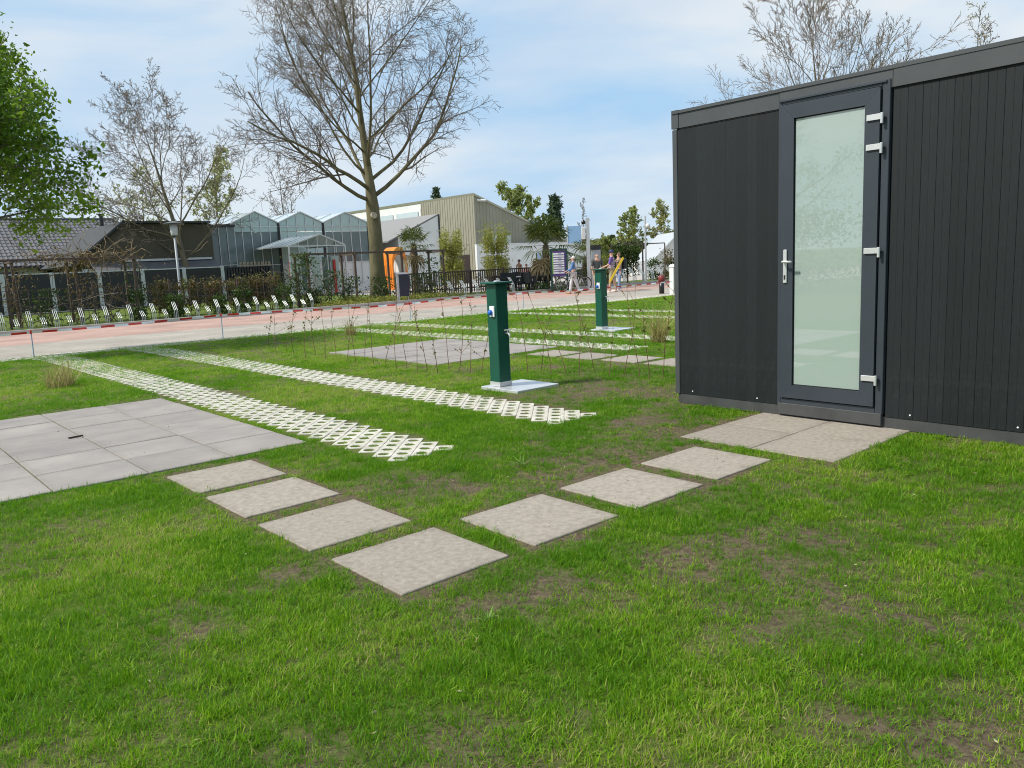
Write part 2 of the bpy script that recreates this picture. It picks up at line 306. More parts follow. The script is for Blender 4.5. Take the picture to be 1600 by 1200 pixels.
# ------------------------------------------------------------------ grass paver strips: square holes on the diagonal
M_paver = mat('white_concrete', (0.60, 0.57, 0.50), 0.9, col2=(0.40, 0.375, 0.305), vscale=9, bump=0.3, bscale=90, objvar=0.07)
CELLS = []
def paver_mesh():
    mb = MB(); R, H, zt, zb = .0985, .056, .007, -.03
    for k in range(4):
        for x in ((-.2, 0, .2) if k % 2 == 0 else (-.1, .1)):
            cx, cy = x, (k-1.5)*.1
            o = [(R,0),(0,R),(-R,0),(0,-R)]; c = 0.72
            inn = []
            for i in range(4):                               # hole with blunted corners
                a = o[i]; p = o[(i-1)%4]; q = o[(i+1)%4]; s = H/R
                inn += [(a[0]*s*c+p[0]*s*(1-c), a[1]*s*c+p[1]*s*(1-c)), (a[0]*s*c+q[0]*s*(1-c), a[1]*s*c+q[1]*s*(1-c))]
            out = []
            for i in range(4):
                a = o[i]; p = o[(i-1)%4]; q = o[(i+1)%4]; d = .93
                out += [(a[0]*d+p[0]*(1-d), a[1]*d+p[1]*(1-d)), (a[0]*d+q[0]*(1-d), a[1]*d+q[1]*(1-d))]
            b = len(mb.v)
            for ring, z in ((out, zb), (out, zt-.003), ([(u*.96, w*.96) for u, w in out], zt), ([(u*1.06, w*1.06) for u, w in inn], zt), (inn, zt-.004), (inn, zb)):
                mb.v += [(cx+u, cy+w, z) for u, w in ring]
            for r in range(5):
                for i in range(8): j = (i+1)%8; mb.f.append((b+r*8+i, b+r*8+j, b+(r+1)*8+j, b+(r+1)*8+i))
    return mb.mesh('grass_paver', M_paver)
pv_me = paver_mesh()
STRIPS = []
def strip(name, cx, y0, n, along='y', missing=0.0, end=None):
    s = tag(bpy.data.objects.new(name, None), kind='structure'); COL.objects.link(s); s.rotation_euler = (0, 0, RZ)
    for i in range(n):
        a = y0+.2+.4*i
        if along == 'y': x, y, r = cx, a, 0
        else: x, y, r = a, cx, math.pi/2
        o = ob('grass_paver', pv_me, s, (x, y, gz(y)+rng.normal()*0.0015-0.002), r+rng.normal()*0.004)
        if along == 'x': o.rotation_euler = (-math.atan2(gz(y)-gz(y+.3), .3)*0, math.atan((gz(y+.3)-gz(y-.3))/.6), r)
        for k in range(4):
            for u in ((-.2, 0, .2) if k % 2 == 0 else (-.1, .1)):
                w = (k-1.5)*.1; CELLS.append((x+u, y+w) if along == 'y' else (x-w, y+u))
    STRIPS.append((cx-.30, cx+.30, y0, y0+.4*n) if along == 'y' else (y0, y0+.4*n, cx-.30, cx+.30))
    BLOCK.append((cx-.30, cx+.30, y0, y0+.4*n) if along == 'y' else (y0, y0+.4*n, cx-.30, cx+.30))
strip('paver_strip', 3.18, 4.66, 31)
strip('paver_strip', 4.75, 4.66, 31)
strip('paver_strip', 9.08, 7.60, 23)
strip('paver_strip', 10.46, 7.40, 24)
strip('paver_strip', 14.05, 7.2, 24)
strip('paver_strip', 15.55, 7.2, 24)
strip('paver_cross_strip', 17.35, -3.0, 66, along='x')
strip('paver_cross_strip', 17.97, 6.6, 44, along='x')
BLOCK.append((5.85, 9, -3, 4.5))
# ------------------------------------------------------------------ ground sheet
def axis(lo, hi, step, far):
    a = np.arange(lo, hi+1e-6, step); o = [s for s in (1, 3, 8, 20, 60, 180, 500, 1500) if s < far]
    return np.concatenate([[lo-s for s in reversed(o)], a, [hi+s for s in o]])
xs = axis(-7, 15, 0.11, 3000); ys = axis(-3.5, 19, 0.11, 3000)
X, Y = np.meshgrid(xs, ys, indexing='ij')
Z = np.interp(Y, [16.0, 18.5, 22.0], [0.0, -0.12, -0.15]); near = (X > -7) & (X < 15) & (Y > -3.5) & (Y < 15.5)
Z = Z + np.where(near, 0.020*(vnoise(X, Y, 2.5, 21)-0.5)+0.012*(vnoise(X, Y, 8, 22)-0.5)-0.006, 0)
for x0_, x1_, y0_, y1_ in BLOCK[:-1]:     # trodden level where pavers and slabs lie
    ins = (X > x0_-.12) & (X < x1_+.12) & (Y > y0_-.12) & (Y < y1_+.12); Z = np.where(ins, np.interp(Y, [16.0, 18.5, 22.0], [0.0, -0.12, -0.15])-.002, Z)
dens = np.where((X > -8) & (X < 16) & (Y > -5) & (Y < 20), lawn_density(X, Y), 0.95)
V = np.stack([X*D2[0]+Y*D1[0], X*D2[1]+Y*D1[1], Z], -1).reshape(-1, 3)
nx, ny = X.shape; I = np.arange(nx*ny).reshape(nx, ny)
Q = np.stack([I[:-1,:-1], I[1:,:-1], I[1:,1:], I[:-1,1:]], -1).reshape(-1, 4)
me = bpy.data.meshes.new('lawn'); me.from_pydata(V.tolist(), [], Q.tolist())
me.attributes.new('dens', 'FLOAT', 'POINT').data.foreach_set('value', dens.reshape(-1).astype(np.float32))
me.polygons.foreach_set('use_smooth', [True]*len(me.polygons))
gm = bpy.data.materials.new('lawn_soil'); gm.use_nodes = True; t = gm.node_tree; b = t.nodes['Principled BSDF']; N = t.nodes.new; L = t.links.new
b.inputs['Roughness'].default_value = 0.95; b.inputs['Specular IOR Level'].default_value = 0.15
co = N('ShaderNodeTexCoord'); at = N('ShaderNodeAttribute'); at.attribute_name = 'dens'
nA = N('ShaderNodeTexNoise'); nA.inputs['Scale'].default_value = 38; nA.inputs['Detail'].default_value = 8; nA.inputs['Roughness'].default_value = 0.7; L(co.outputs['Object'], nA.inputs['Vector'])
nB = N('ShaderNodeTexNoise'); nB.inputs['Scale'].default_value = 5; nB.inputs['Detail'].default_value = 5; L(co.outputs['Object'], nB.inputs['Vector'])
so = N('ShaderNodeValToRGB'); L(nA.outputs['Fac'], so.inputs[0])
so.color_ramp.elements[0].position = 0.3; so.color_ramp.elements[0].color = (0.055, 0.040, 0.026, 1); so.color_ramp.elements[1].position = 0.72; so.color_ramp.elements[1].color = (0.215, 0.165, 0.11, 1)
gr = N('ShaderNodeValToRGB'); L(nB.outputs['Fac'], gr.inputs[0])
gr.color_ramp.elements[0].position = 0.3; gr.color_ramp.elements[0].color = (0.070, 0.115, 0.014, 1); gr.color_ramp.elements[1].position = 0.7; gr.color_ramp.elements[1].color = (0.13, 0.195, 0.022, 1)
ad = N('ShaderNodeMath'); ad.operation = 'MULTIPLY_ADD'; L(nA.outputs['Fac'], ad.inputs[0]); ad.inputs[1].default_value = 0.9; L(at.outputs['Fac'], ad.inputs[2])
mr = N('ShaderNodeMapRange'); L(ad.outputs[0], mr.inputs[0]); mr.inputs[1].default_value = 0.95; mr.inputs[2].default_value = 1.5
mx = N('ShaderNodeMix'); mx.data_type = 'RGBA'; L(mr.outputs[0], mx.inputs[0]); L(so.outputs[0], mx.inputs[6]); L(gr.outputs[0], mx.inputs[7]); L(mx.outputs[2], b.inputs['Base Color'])
bp = N('ShaderNodeBump'); bp.inputs['Strength'].default_value = 0.9; bp.inputs['Distance'].default_value = 0.02; L(nA.outputs['Fac'], bp.inputs['Height']); L(bp.outputs[0], b.inputs['Normal'])
me.materials.append(gm); tag(ob('lawn', me), kind='structure')

# ------------------------------------------------------------------ the black cabin
def woodgrain(name, col, rough):
    m = bpy.data.materials.new(name); m.use_nodes = True; t = m.node_tree; b = t.nodes['Principled BSDF']; N = t.nodes.new; L = t.links.new
    b.inputs['Roughness'].default_value = rough; b.inputs['Specular IOR Level'].default_value = 0.28
    co = N('ShaderNodeTexCoord'); oi = N('ShaderNodeObjectInfo'); mp = N('ShaderNodeMapping'); L(co.outputs['Object'], mp.inputs[0])
    sc = N('ShaderNodeVectorMath'); sc.operation = 'SCALE'; sc.inputs[0].default_value = (11, 23, 7); L(oi.outputs['Random'], sc.inputs['Scale']); L(sc.outputs[0], mp.inputs['Location'])
    mp.inputs['Scale'].default_value = (1, 26, 1.6)
    nz = N('ShaderNodeTexNoise'); nz.inputs['Scale'].default_value = 4; nz.inputs['Detail'].default_value = 8; nz.inputs['Roughness'].default_value = 0.65; nz.inputs['Distortion'].default_value = 1.2; L(mp.outputs[0], nz.inputs['Vector'])
    big = N('ShaderNodeTexNoise'); big.inputs['Scale'].default_value = 1.3; big.inputs['Detail'].default_value = 4; L(co.outputs['Object'], big.inputs['Vector'])
    rp = N('ShaderNodeValToRGB'); L(nz.outputs['Fac'], rp.inputs[0]); rp.color_ramp.elements[0].position = 0.3; rp.color_ramp.elements[1].position = 0.75
    rp.color_ramp.elements[0].color = (*[c*0.78 for c in col], 1); rp.color_ramp.elements[1].color = (*[c*1.2 for c in col], 1)
    mr = N('ShaderNodeMapRange'); L(oi.outputs['Random'], mr.inputs[0]); mr.inputs[3].default_value = 0.86; mr.inputs[4].default_value = 1.12
    hs = N('ShaderNodeHueSaturation'); L(rp.outputs[0], hs.inputs['Color']); L(mr.outputs[0], hs.inputs['Value']); L(hs.outputs[0], b.inputs['Base Color'])
    rr = N('ShaderNodeMapRange'); L(big.outputs['Fac'], rr.inputs[0]); rr.inputs[3].default_value = rough-0.1; rr.inputs[4].default_value = rough+0.12; L(rr.outputs[0], b.inputs['Roughness'])
    sz = N('ShaderNodeSeparateXYZ'); L(co.outputs['Object'], sz.inputs[0]); du = N('ShaderNodeMapRange'); L(sz.outputs[2], du.inputs[0]); du.inputs[1].default_value = 0.1; du.inputs[2].default_value = 0.75; du.inputs[3].default_value = 0.5; du.inputs[4].default_value = 0.0
    dn = N('ShaderNodeTexNoise'); dn.inputs['Scale'].default_value = 9; dn.inputs['Detail'].default_value = 8; dn.inputs['Roughness'].default_value = 0.75; L(co.outputs['Object'], dn.inputs['Vector']); d2 = N('ShaderNodeMapRange'); L(dn.outputs['Fac'], d2.inputs[0]); d2.inputs[1].default_value = 0.5; d2.inputs[2].default_value = 0.75
    dm = N('ShaderNodeMath'); dm.operation = 'MULTIPLY'; L(du.outputs[0], dm.inputs[0]); L(d2.outputs[0], dm.inputs[1])
    dx_ = N('ShaderNodeMix'); dx_.data_type = 'RGBA'; L(dm.outputs[0], dx_.inputs[0]); L(hs.outputs[0], dx_.inputs[6]); dx_.inputs[7].default_value = (0.055, 0.053, 0.047, 1); L(dx_.outputs[2], b.inputs['Base Color'])   # splashed dust
    bp = N('ShaderNodeBump'); bp.inputs['Strength'].default_value = 0.35; bp.inputs['Distance'].default_value = 0.004; L(nz.outputs['Fac'], bp.inputs['Height']); L(bp.outputs[0], b.inputs['Normal'])
    return m
M_clad = woodgrain('anthracite_cladding', (0.0130, 0.0168, 0.0182), 0.55)
M_trim = mat('anthracite_trim', (0.062, 0.067, 0.071), 0.42, var=0.12, vscale=3, bump=0.04, bscale=30)
M_plinth = mat('anthracite_plinth', (0.054, 0.056, 0.055), 0.55, var=0.25, vscale=5, bump=0.08)
M_frame = mat('anthracite_door_frame', (0.036, 0.044, 0.056), 0.38, var=0.08, vscale=4, bump=0.05, bscale=400)
M_gasket = mat('black_gasket', (0.006, 0.006, 0.007), 0.7)
M_alu = mat('satin_aluminium', (0.72, 0.72, 0.71), 0.35, metal=0.55, var=0.05, vscale=20)
M_screw = mat('screw_head', (0.85, 0.85, 0.84), 0.4)
cab = thing('cabin', 'long black flat-roofed cabin with vertical cladding and a frosted glass door', 'cabin', F(5.87, 0, 0))
Y0C, Y1C = -1.6, 4.44
kid = lambda mb, name, m, par=cab, **k: mb.build(name, m, par, **k)
kid(MB().box(.02, 2.4, Y0C+.03, Y1C-.03, .03, 2.55), 'wall_core', M_gasket)
kid(MB().box(-.03, 2.43, Y0C, Y1C+.01, 2.56, 2.585), 'roof', M_trim)
kid(MB().bevbox(-.004, .02, Y0C, Y1C-.01, 0.002, .088, .002), 'plinth', M_plinth)
kid(MB().box(.02, 2.4, Y1C-.03, Y1C-.005, .03, 2.55), 'side_wall', M_clad)
for a in ((-.022, .02, 4.385, 4.462, 2.437, 2.592),): kid(MB().bevbox(*a, .003), 'corner_cap', M_trim)
for y0, y1, dx in ((3.424, 4.383, 0), (2.552, 3.421, -.004), (-.45, 2.549, -.007), (Y0C, -.453, -.004)):
    kid(MB().bevbox(-.018+dx, .02, y0, y1, 2.437, 2.588-dx*.3, .002), 'fascia_panel', M_trim)
    kid(MB().box(-.012, .02, y0, y1, 2.428, 2.437), 'drip_strip', M_gasket)
kid(MB().bevbox(-.016, .02, 4.408, 4.458, .09, 2.428, .004), 'corner_trim', M_trim)
# cladding planks: 100 mm boards with a fine groove down the middle, each its own piece
def plank_mesh(w, z0=.090, z1=2.43, g=.0007, c=.0012):
    prof = [(.012, -w/2+g), (-.010+c, -w/2+g), (-.010, -w/2+.0025), (-.010, -.0012), (-.010+c*.8, 0), (-.010, .0012), (-.010, w/2-.0025), (-.010+c, w/2-g), (.012, w/2-g)]
    return MB().prism(prof, z0, z1, 'z').mesh('plank', M_clad)
pm = plank_mesh(.1)
y = 2.549-.05
while y > Y0C+.04: ob('plank', pm, cab, (rng.normal()*.0003, y, 0)); y -= .1
pl = plank_mesh(.0981, g=.00015, c=.0004)
for i in range(10): ob('plank', pl, cab, (.0025+rng.normal()*.0003, 3.427+.049+.0981*i, 0))
scr = MB().lathe([(.0065, 0), (.0065, .002), (.004, .0045)], 10).mesh('screw', M_screw)
for y, z in ((4.273, .12), (3.617, .121), (2.369, .121), (1.68, .119), (1.0, .12), (.3, .12)):
    o = ob('screw', scr, cab, (-.0095 if y < 3 else -.007, y, z)); o.rotation_euler = (0, -math.pi/2, 0)
# door: fixed frame, leaf, frosted pane, hinges, handle
door = ob('door', MB().box(-.004, .02, 2.56, 3.42, .112, 2.5).mesh('door', M_frame), cab)
dk = lambda mb, name, m, **k: mb.build(name, m, door, **k)
for n, a in (('frame_side', (-.032, .0, 3.386, 3.42, .112, 2.50)), ('frame_side', (-.032, .0, 2.562, 2.617, .112, 2.50)), ('frame_head', (-.032, .0, 2.617, 3.386, 2.458, 2.50)), ('frame_sill', (-.032, .0, 2.617, 3.386, .112, .156))):
    dk(MB().bevbox(*a, .004), n, M_frame)
dk(MB().bevbox(-.045, -.03, 2.585, 3.41, 2.478, 2.492, .003), 'weather_strip', M_frame)
dk(MB().bevbox(-.038, .0, 2.567, 3.412, .022, .112, .003), 'threshold', M_plinth)
dk(MB().box(-.012, -.004, 2.6, 3.392, .150, 2.462), 'gasket', M_gasket)
def leaf_side(poly, name):                                  # mitred members of the leaf: polygon in (y, z)
    mb = MB(); mb.prism(poly, -.05, -.012, 'x'); return dk(mb, name, M_frame)
A, B_, C_, D_ = (2.624, .163), (3.382, .163), (3.382, 2.451), (2.624, 2.451); a, b_, c_, d_ = (2.731, .269), (3.281, .269), (3.281, 2.342), (2.731, 2.342)
e = .0006
leaf_side([(A[0]+e, A[1]), (B_[0]-e, B_[1]), (b_[0]-e, b_[1]), (a[0]+e, a[1])], 'leaf_rail'); leaf_side([(D_[0]+e, D_[1]), (d_[0]+e, d_[1]), (c_[0]-e, c_[1]), (C_[0]-e, C_[1])], 'leaf_rail')
leaf_side([(B_[0], B_[1]+e), (C_[0], C_[1]-e), (c_[0], c_[1]-e), (b_[0], b_[1]+e)], 'leaf_stile'); leaf_side([(A[0], A[1]+e), (a[0], a[1]+e), (d_[0], d_[1]-e), (D_[0], D_[1]-e)], 'leaf_stile')
for q in ((2.7315, 3.2805, .2695, .2765), (2.7315, 3.2805, 2.3345, 2.3415), (2.7315, 2.7385, .2765, 2.3345), (3.2735, 3.2805, .2765, 2.3345)):
    dk(MB().box(-.034, -.0125, *q), 'glazing_bead', M_gasket)
gl = bpy.data.materials.new('frosted_glass'); gl.use_nodes = True; t = gl.node_tree; b = t.nodes['Principled BSDF']; N = t.nodes.new; L = t.links.new
b.inputs['Base Color'].default_value = (0.31, 0.385, 0.35, 1); b.inputs['Roughness'].default_value = 0.75; b.inputs['Specular IOR Level'].default_value = 0.2
b.inputs['Coat Weight'].default_value = 1.0; b.inputs['Coat Roughness'].default_value = 0.014; b.inputs['Coat IOR'].default_value = 2.2
dk(MB().box(-.031, -.0245, 2.7385, 3.2735, .2765, 2.3345), 'pane', gl)
for z in (2.235, 2.03, 1.30, .362):
    hg = dk(MB().bevbox(-.064, -.05, 2.598, 2.713, z-.006, z+.034, .002), 'hinge', M_alu)
    MB().lathe([(.009, -.036), (.0105, -.034), (.0105, .036), (.009, .038)], 10, (-.062, 2.604, z)).build('knuckle', M_alu, door)
hd = dk(MB().bevbox(-.062, -.05, 3.326, 3.358, 1.09, 1.35, .004), 'handle_plate', M_alu)
dk(MB().tube([(-.055, 3.342, 1.255), (-.098, 3.342, 1.255), (-.106, 3.334, 1.255), (-.106, 3.262, 1.253)], [.010, .010, .010, .009], 10), 'lever', M_alu, smooth=True)
dk(MB().lathe([(.008, 0), (.008, .003)], 10).mesh and MB().box(-.0635, -.0618, 3.335, 3.349, 1.115, 1.150), 'keyhole', M_gasket)

# ------------------------------------------------------------------ green service pillars
M_green = mat('green_powder_coat', (0.003, 0.072, 0.045), 0.38, var=0.1, vscale=3, bump=0.05, bscale=200)
M_plate = mat('galvanised_plate', (0.66, 0.67, 0.68), 0.32, metal=0.45, var=0.08, vscale=9)
M_sock = mat('socket_white', (0.8, 0.82, 0.84), 0.4); M_blue = mat('socket_blue', (0.015, 0.13, 0.55), 0.35)
def pillar(x, y, label, plate_label, h=1.10):
    p = thing('service_pillar', label, 'utility pillar', F(x, y, .028), RZ, 'green service pillars')
    w = .081
    MB().bevbox(-w, w, -w, w, .002, h, .006).build('column', M_green, p)
    MB().bevbox(-.125, .125, -.125, .125, h+.002, h+.022, .004).build('cap', M_green, p)
    MB().lathe([(.03, h+.022), (.028, h+.032), (.012, h+.036)], 12).build('cap_bolt', M_plate, p)
    MB().box(-w-.004, w+.004, -w-.004, -w-.001, .001, .05).box(-w-.004, -w-.001, -w, w, .001, .05).build('foot_bracket', M_plate, p)
    s = MB().bevbox(-w-.018, -w-.001, -.055, .02, .755, .868, .004).build('socket', M_sock, p)
    li = MB().lathe([(.028, 0), (.03, .01), (.022, .028), (.01, .033)], 12).build('socket_lid', M_blue, p, smooth=True)
    li.location = (-w-.018, -.005, .80); li.rotation_euler = (0, -math.pi/2, 0)
    tp = MB().tube([(.02, -w, .57), (.02, -w-.06, .57), (.02, -w-.075, .555), (.02, -w-.078, .52)], .010, 8).build('tap', M_alu, p, smooth=True)
    MB().tube([(.02, -w-.045, .575), (.02, -w-.045, .605)], .007, 6).tube([(-.02, -w-.045, .607), (.06, -w-.045, .607)], .007, 6).build('tap_handle', M_alu, p)
    return p
pillar(5.50, 6.53, 'dark green metal service pillar beside the paver strip, socket on its side', '')
pillar(11.1, 10.14, 'dark green metal service pillar standing beyond the row of saplings', '')
for x, y, lab in ((5.64, 6.38, 'square shiny metal base plate under the pillar beside the paver strip'), (11.25, 10.0, 'square shiny metal base plate under the pillar beyond the saplings')):
    tag(MB().bevbox(-.3, .3, -.3, .3, -.01, .026, .003).build('base_plate', M_plate, None, loc=F(x, y, 0), rz=RZ), lab, 'plate', 'base plates of the pillars'); BLOCK.append((x-.3, x+.3, y-.3, y+.3))

# ------------------------------------------------------------------ leaf clouds
def leaf_mesh(centres, size, rg, flat=0.0, asp=0.55, up=0.0, jitter=0.35):
    n = len(centres); c = np.asarray(centres, float); a = rg.normal(size=(n, 3)); a[:, 2] *= (1-flat); a /= np.linalg.norm(a, axis=1)[:, None]
    nn = rg.normal(size=(n, 3)); nn[:, 2] += up; u = np.cross(a, nn); u /= np.linalg.norm(u, axis=1)[:, None]+1e-9
    s = size*(1+jitter*rg.normal(size=(n, 1))); s = np.clip(s, size*.4, size*2)
    fold = np.cross(a, u)*s*0.12
    P = np.stack([c-a*s*.5, c+u*s*asp*.5+fold, c+a*s*.5, c-u*s*asp*.5+fold], 1).reshape(-1, 3)
    i = np.arange(n)*4
    me = bpy.data.meshes.new('leaves'); me.vertices.add(len(P)); me.vertices.foreach_set('co', P.reshape(-1))
    tri = np.stack([i, i+1, i+2, i, i+2, i+3], -1).reshape(-1)
    me.loops.add(len(tri)); me.loops.foreach_set('vertex_index', tri); me.polygons.add(len(tri)//3)
    me.polygons.foreach_set('loop_start', np.arange(0, len(tri), 3)); me.update(calc_edges=True); return me

# saplings: a planted row of thin whips with a few opening leaves
M_whip = mat('young_bark', (0.17, 0.085, 0.055), 0.8, var=0.2)
M_bud = leafmat('young_leaf', (0.14, 0.15, 0.03), (0.22, 0.25, 0.05), 0.3)
wp = [(420,540,.62),(432,552,.9),(447,548,.5),(460,555,.95),(478,560,.8),(493,555,.75),(508,563,1.0),(525,560,.7),(541,566,1.05),(556,566,.95),(570,563,.8),(585,571,1.0),(602,570,.9),(620,577,1.1),(636,575,.8),(652,582,1.05),
      (668,578,.95),(684,583,.7),(702,583,1.1),(718,582,1.0),(734,585,.9),(752,584,.8),(825,582,1.0),(845,580,.75),(862,585,1.05),(885,584,.9),(905,585,1.1),(930,583,1.0),(952,588,.8),(975,588,1.1),(1000,590,1.15),(1015,592,.85),(1035,592,1.1)]
for i, (px, py, h) in enumerate(wp):
    x, y = onz(px, py); rg = np.random.default_rng(100+i)
    t_ = thing('sapling', 'thin bare sapling whip with a few small leaves in the planted row', 'sapling', F(x, y, gz(y)-.01), rg.random()*6, 'saplings planted in a row across the lawn')
    p = [Vector((0, 0, 0))]; d = Vector((rg.normal()*.12, rg.normal()*.12, 1)).normalized()
    for k in range(8): d = (d+Vector((rg.normal(), rg.normal(), 0))*.06).normalized(); p.append(p[-1]+d*h*1.05/8)
    mb = MB(); mb.tube(p, list(np.linspace(.0048, .0018, 9)), 5); cs = []
    for k in range(int(rg.integers(2, 6))):
        b0 = p[int(rg.integers(2, 8))]; dd = Vector((rg.normal(), rg.normal(), .9)).normalized(); ln = rg.uniform(.05, .2); mb.tube([b0, b0+dd*ln*.5, b0+dd*ln+Vector((0, 0, .01))], [.0025, .002, .0014], 4); cs += [b0+dd*ln*q for q in (.6, .8, 1)]
    mb.build('stem', M_whip, t_)
    cs += [p[k]+Vector(rg.normal(size=3)*.012) for k in range(3, 9) for _ in range(int(rg.integers(0, 4)))]
    lm = leaf_mesh(cs, .034, rg); lm.materials.append(M_bud); ob('leaves', lm, t_)

# dry ornamental grass tufts
M_dry = leafmat('dry_blade', (0.30, 0.25, 0.09), (0.46, 0.40, 0.17), 0.25)
M_dryg = leafmat('half_dry_blade', (0.20, 0.24, 0.05), (0.42, 0.37, 0.14), 0.25)
def tuft_mesh(n, h, r, w, rg, lean=.5, droop=.5, m=None, segs=3):
    V = []; Fc = []
    for i in range(n):
        a = rg.random()*6.283; q = r*math.sqrt(rg.random()); bx, by = q*math.cos(a), q*math.sin(a); ang = rg.random()*6.283
        L_ = h*rg.uniform(.55, 1.15); le = lean*rg.uniform(.1, 1.2); dx, dy = math.cos(ang), math.sin(ang); tx, ty = -dy, dx; tw = rg.normal()*.5
        tx, ty = math.cos(ang+1.57+tw), math.sin(ang+1.57+tw); b = len(V)
        for k in range(segs+1):
            s = k/segs; f_ = le*(s+droop*s*s); z = L_*(s-droop*.45*le*s*s*1.2); ww = w*(1-s**1.5)*.5*rg.uniform(.9, 1.1)
            c = (bx+dx*L_*f_*.8, by+dy*L_*f_*.8, z)
            if k < segs: V += [(c[0]-tx*ww, c[1]-ty*ww, c[2]), (c[0]+tx*ww, c[1]+ty*ww, c[2])]
            else: V.append(c)
        for k in range(segs-1): Fc.append((b+2*k, b+2*k+1, b+2*k+3, b+2*k+2))
        Fc.append((b+2*segs-2, b+2*segs-1, b+2*segs))
    me = bpy.data.meshes.new('tuft'); me.from_pydata(V, [], Fc)
    if m: me.materials.append(m)
    return me
for px, py, h, n, r, lab in ((95, 604, .42, 170, .17, 'straw-coloured dry grass clump on the lawn beside the long paver strip'), (548, 524, .40, 90, .12, 'straw-coloured dry grass clump beyond the smaller patio'), (1030, 535, .75, 120, .12, 'tall pale dry grass clump close to the cabin corner')):
    x, y = onz(px, py)
    tag(ob('dry_grass_clump', tuft_mesh(n, h, r, .009, np.random.default_rng(px), .75, .6, M_dry, 4), None, F(x, y, gz(y)), 0), lab, 'grass clump')
# weeds and litter lying on the lawn
M_weed = leafmat('weed_leaf', (0.16, 0.28, 0.05), (0.25, 0.38, 0.09), 0.3)
for px, py, s, lab in ((760, 970, .05, 'small rosette of pale weed leaves near the corner stepping slab'), (815, 728, .09, 'pale tuft of broad grass between the paver strips and the slabs'), (275, 1168, .03, 'two-leaved pale seedling standing in the lawn')):
    x, y = onz(px, py); me = tuft_mesh(14 if s > .04 else 3, s, .012, .012, np.random.default_rng(px), 1.1, .7, M_weed); tag(ob('weed', me, None, F(x, y, 0), 0), lab, 'weed')

# ------------------------------------------------------------------ grass: one mass of instanced tufts
M_grass = leafmat('grass_blade', (0.105, 0.265, 0.005), (0.295, 0.500, 0.014), 0.5, attr='tint')
def free(x, y, m=0.0):
    ok = np.ones(len(x), bool)
    for x0, x1, y0, y1 in BLOCK: ok &= ~((x > x0-m) & (x < x1+m) & (y > y0-m) & (y < y1+m))
    return ok
hc = math.atan2(D2[1], D1[1])                              # heading of the view on the grid
pts = []; 
def scatter(r0, r1, dens0, halfang, scale):
    n = int(dens0*halfang*(r1*r1-r0*r0)); rr = np.sqrt(rng.random(n)*(r1*r1-r0*r0)+r0*r0); th = hc+(rng.random(n)*2-1)*halfang
    x = rr*np.sin(th); y = rr*np.cos(th); d = lawn_density(x, y)
    ok = free(x, y, 0.012) & (rng.random(n) < d**1.35) & (y < 18.35)
    x, y, d = x[ok], y[ok], d[ok]
    s = scale*(.62+.5*d)*(1+.22*rng.normal(size=len(x))); s = np.clip(s, .35*scale, 1.7*scale)
    pts.append(np.stack([x, y, s, d], 1))
scatter(0.2, 4.2, 2100, 2.1, .95); scatter(4.2, 7.5, 1400, 1.3, 1.0); scatter(7.5, 12.5, 620, 1.05, 1.08); scatter(12.5, 28, 230, 0.92, 1.2)
c = np.array(CELLS); c = c+rng.normal(size=c.shape)*.014; c = np.concatenate([c, c+rng.normal(size=c.shape)*.016, c+rng.normal(size=c.shape)*.016]); dd = np.hypot(c[:, 0], c[:, 1])
over = np.clip((c[:, 1]-8.5)/5, 0, 1)*np.clip(1-(c[:, 0]-7)/2, 0, 1)+np.clip((c[:, 0]-7)/2, 0, 1)     # the far strips are the most overgrown
k_ = (dd < 24) & (rng.random(len(c)) < .5+.5*vnoise(c[:, 0], c[:, 1], 1.3, 9)+.4*over); c = c[k_]; over = over[k_]
pts.append(np.stack([c[:, 0], c[:, 1], (.68+.4*rng.random(len(c)))*(1+.75*over), np.full(len(c), .8)], 1))
n_s = 15000; rr = 1.2+8.5*np.sqrt(rng.random(n_s)); th = hc+(rng.random(n_s)*2-1)*.9; x = rr*np.sin(th); y = rr*np.cos(th); d = lawn_density(x, y)
ok = free(x, y, .02) & (rng.random(n_s) < np.clip(1.0-d, 0, 1)*.75+.03); n_live = sum(len(q) for q in pts)
pts.append(np.stack([x[ok], y[ok], .35+.4*rng.random(ok.sum()), d[ok]], 1))            # dead thatch where the lawn is thin
P = np.concatenate(pts); x, y = P[:, 0], P[:, 1]
tint = np.clip(.5+.75*(vnoise(x, y, .55, 31)-.5)+.6*(vnoise(x, y, 2.6, 32)-.5)+.22*rng.normal(size=len(x)), 0, 1)
tint[n_live:] = 1.15+.3*rng.random(len(x)-n_live)
zg = np.interp(y, [16.0, 18.5, 22.0], [0.0, -0.12, -0.15])-.004
me = bpy.data.meshes.new('grass'); me.vertices.add(len(x)); me.vertices.foreach_set('co', np.stack([x*D2[0]+y*D1[0], x*D2[1]+y*D1[1], zg], 1).reshape(-1))
rot = np.stack([rng.normal(size=len(x))*.12, rng.normal(size=len(x))*.12, rng.random(len(x))*6.283], 1)
me.attributes.new('rot', 'FLOAT_VECTOR', 'POINT').data.foreach_set('vector', rot.reshape(-1).astype(np.float32))
me.attributes.new('scl', 'FLOAT', 'POINT').data.foreach_set('value', P[:, 2].astype(np.float32))
me.attributes.new('tint', 'FLOAT', 'POINT').data.foreach_set('value', tint.astype(np.float32))
me.attributes.new('pick', 'INT', 'POINT').data.foreach_set('value', rng.integers(0, 5, len(x)).astype(np.int32))
me.materials.append(M_grass)
go = tag(ob('grass', me), 'short green lawn grass around slabs and paver strips', 'grass', kind='stuff')
tc_ = bpy.data.collections.new('grass_tufts')
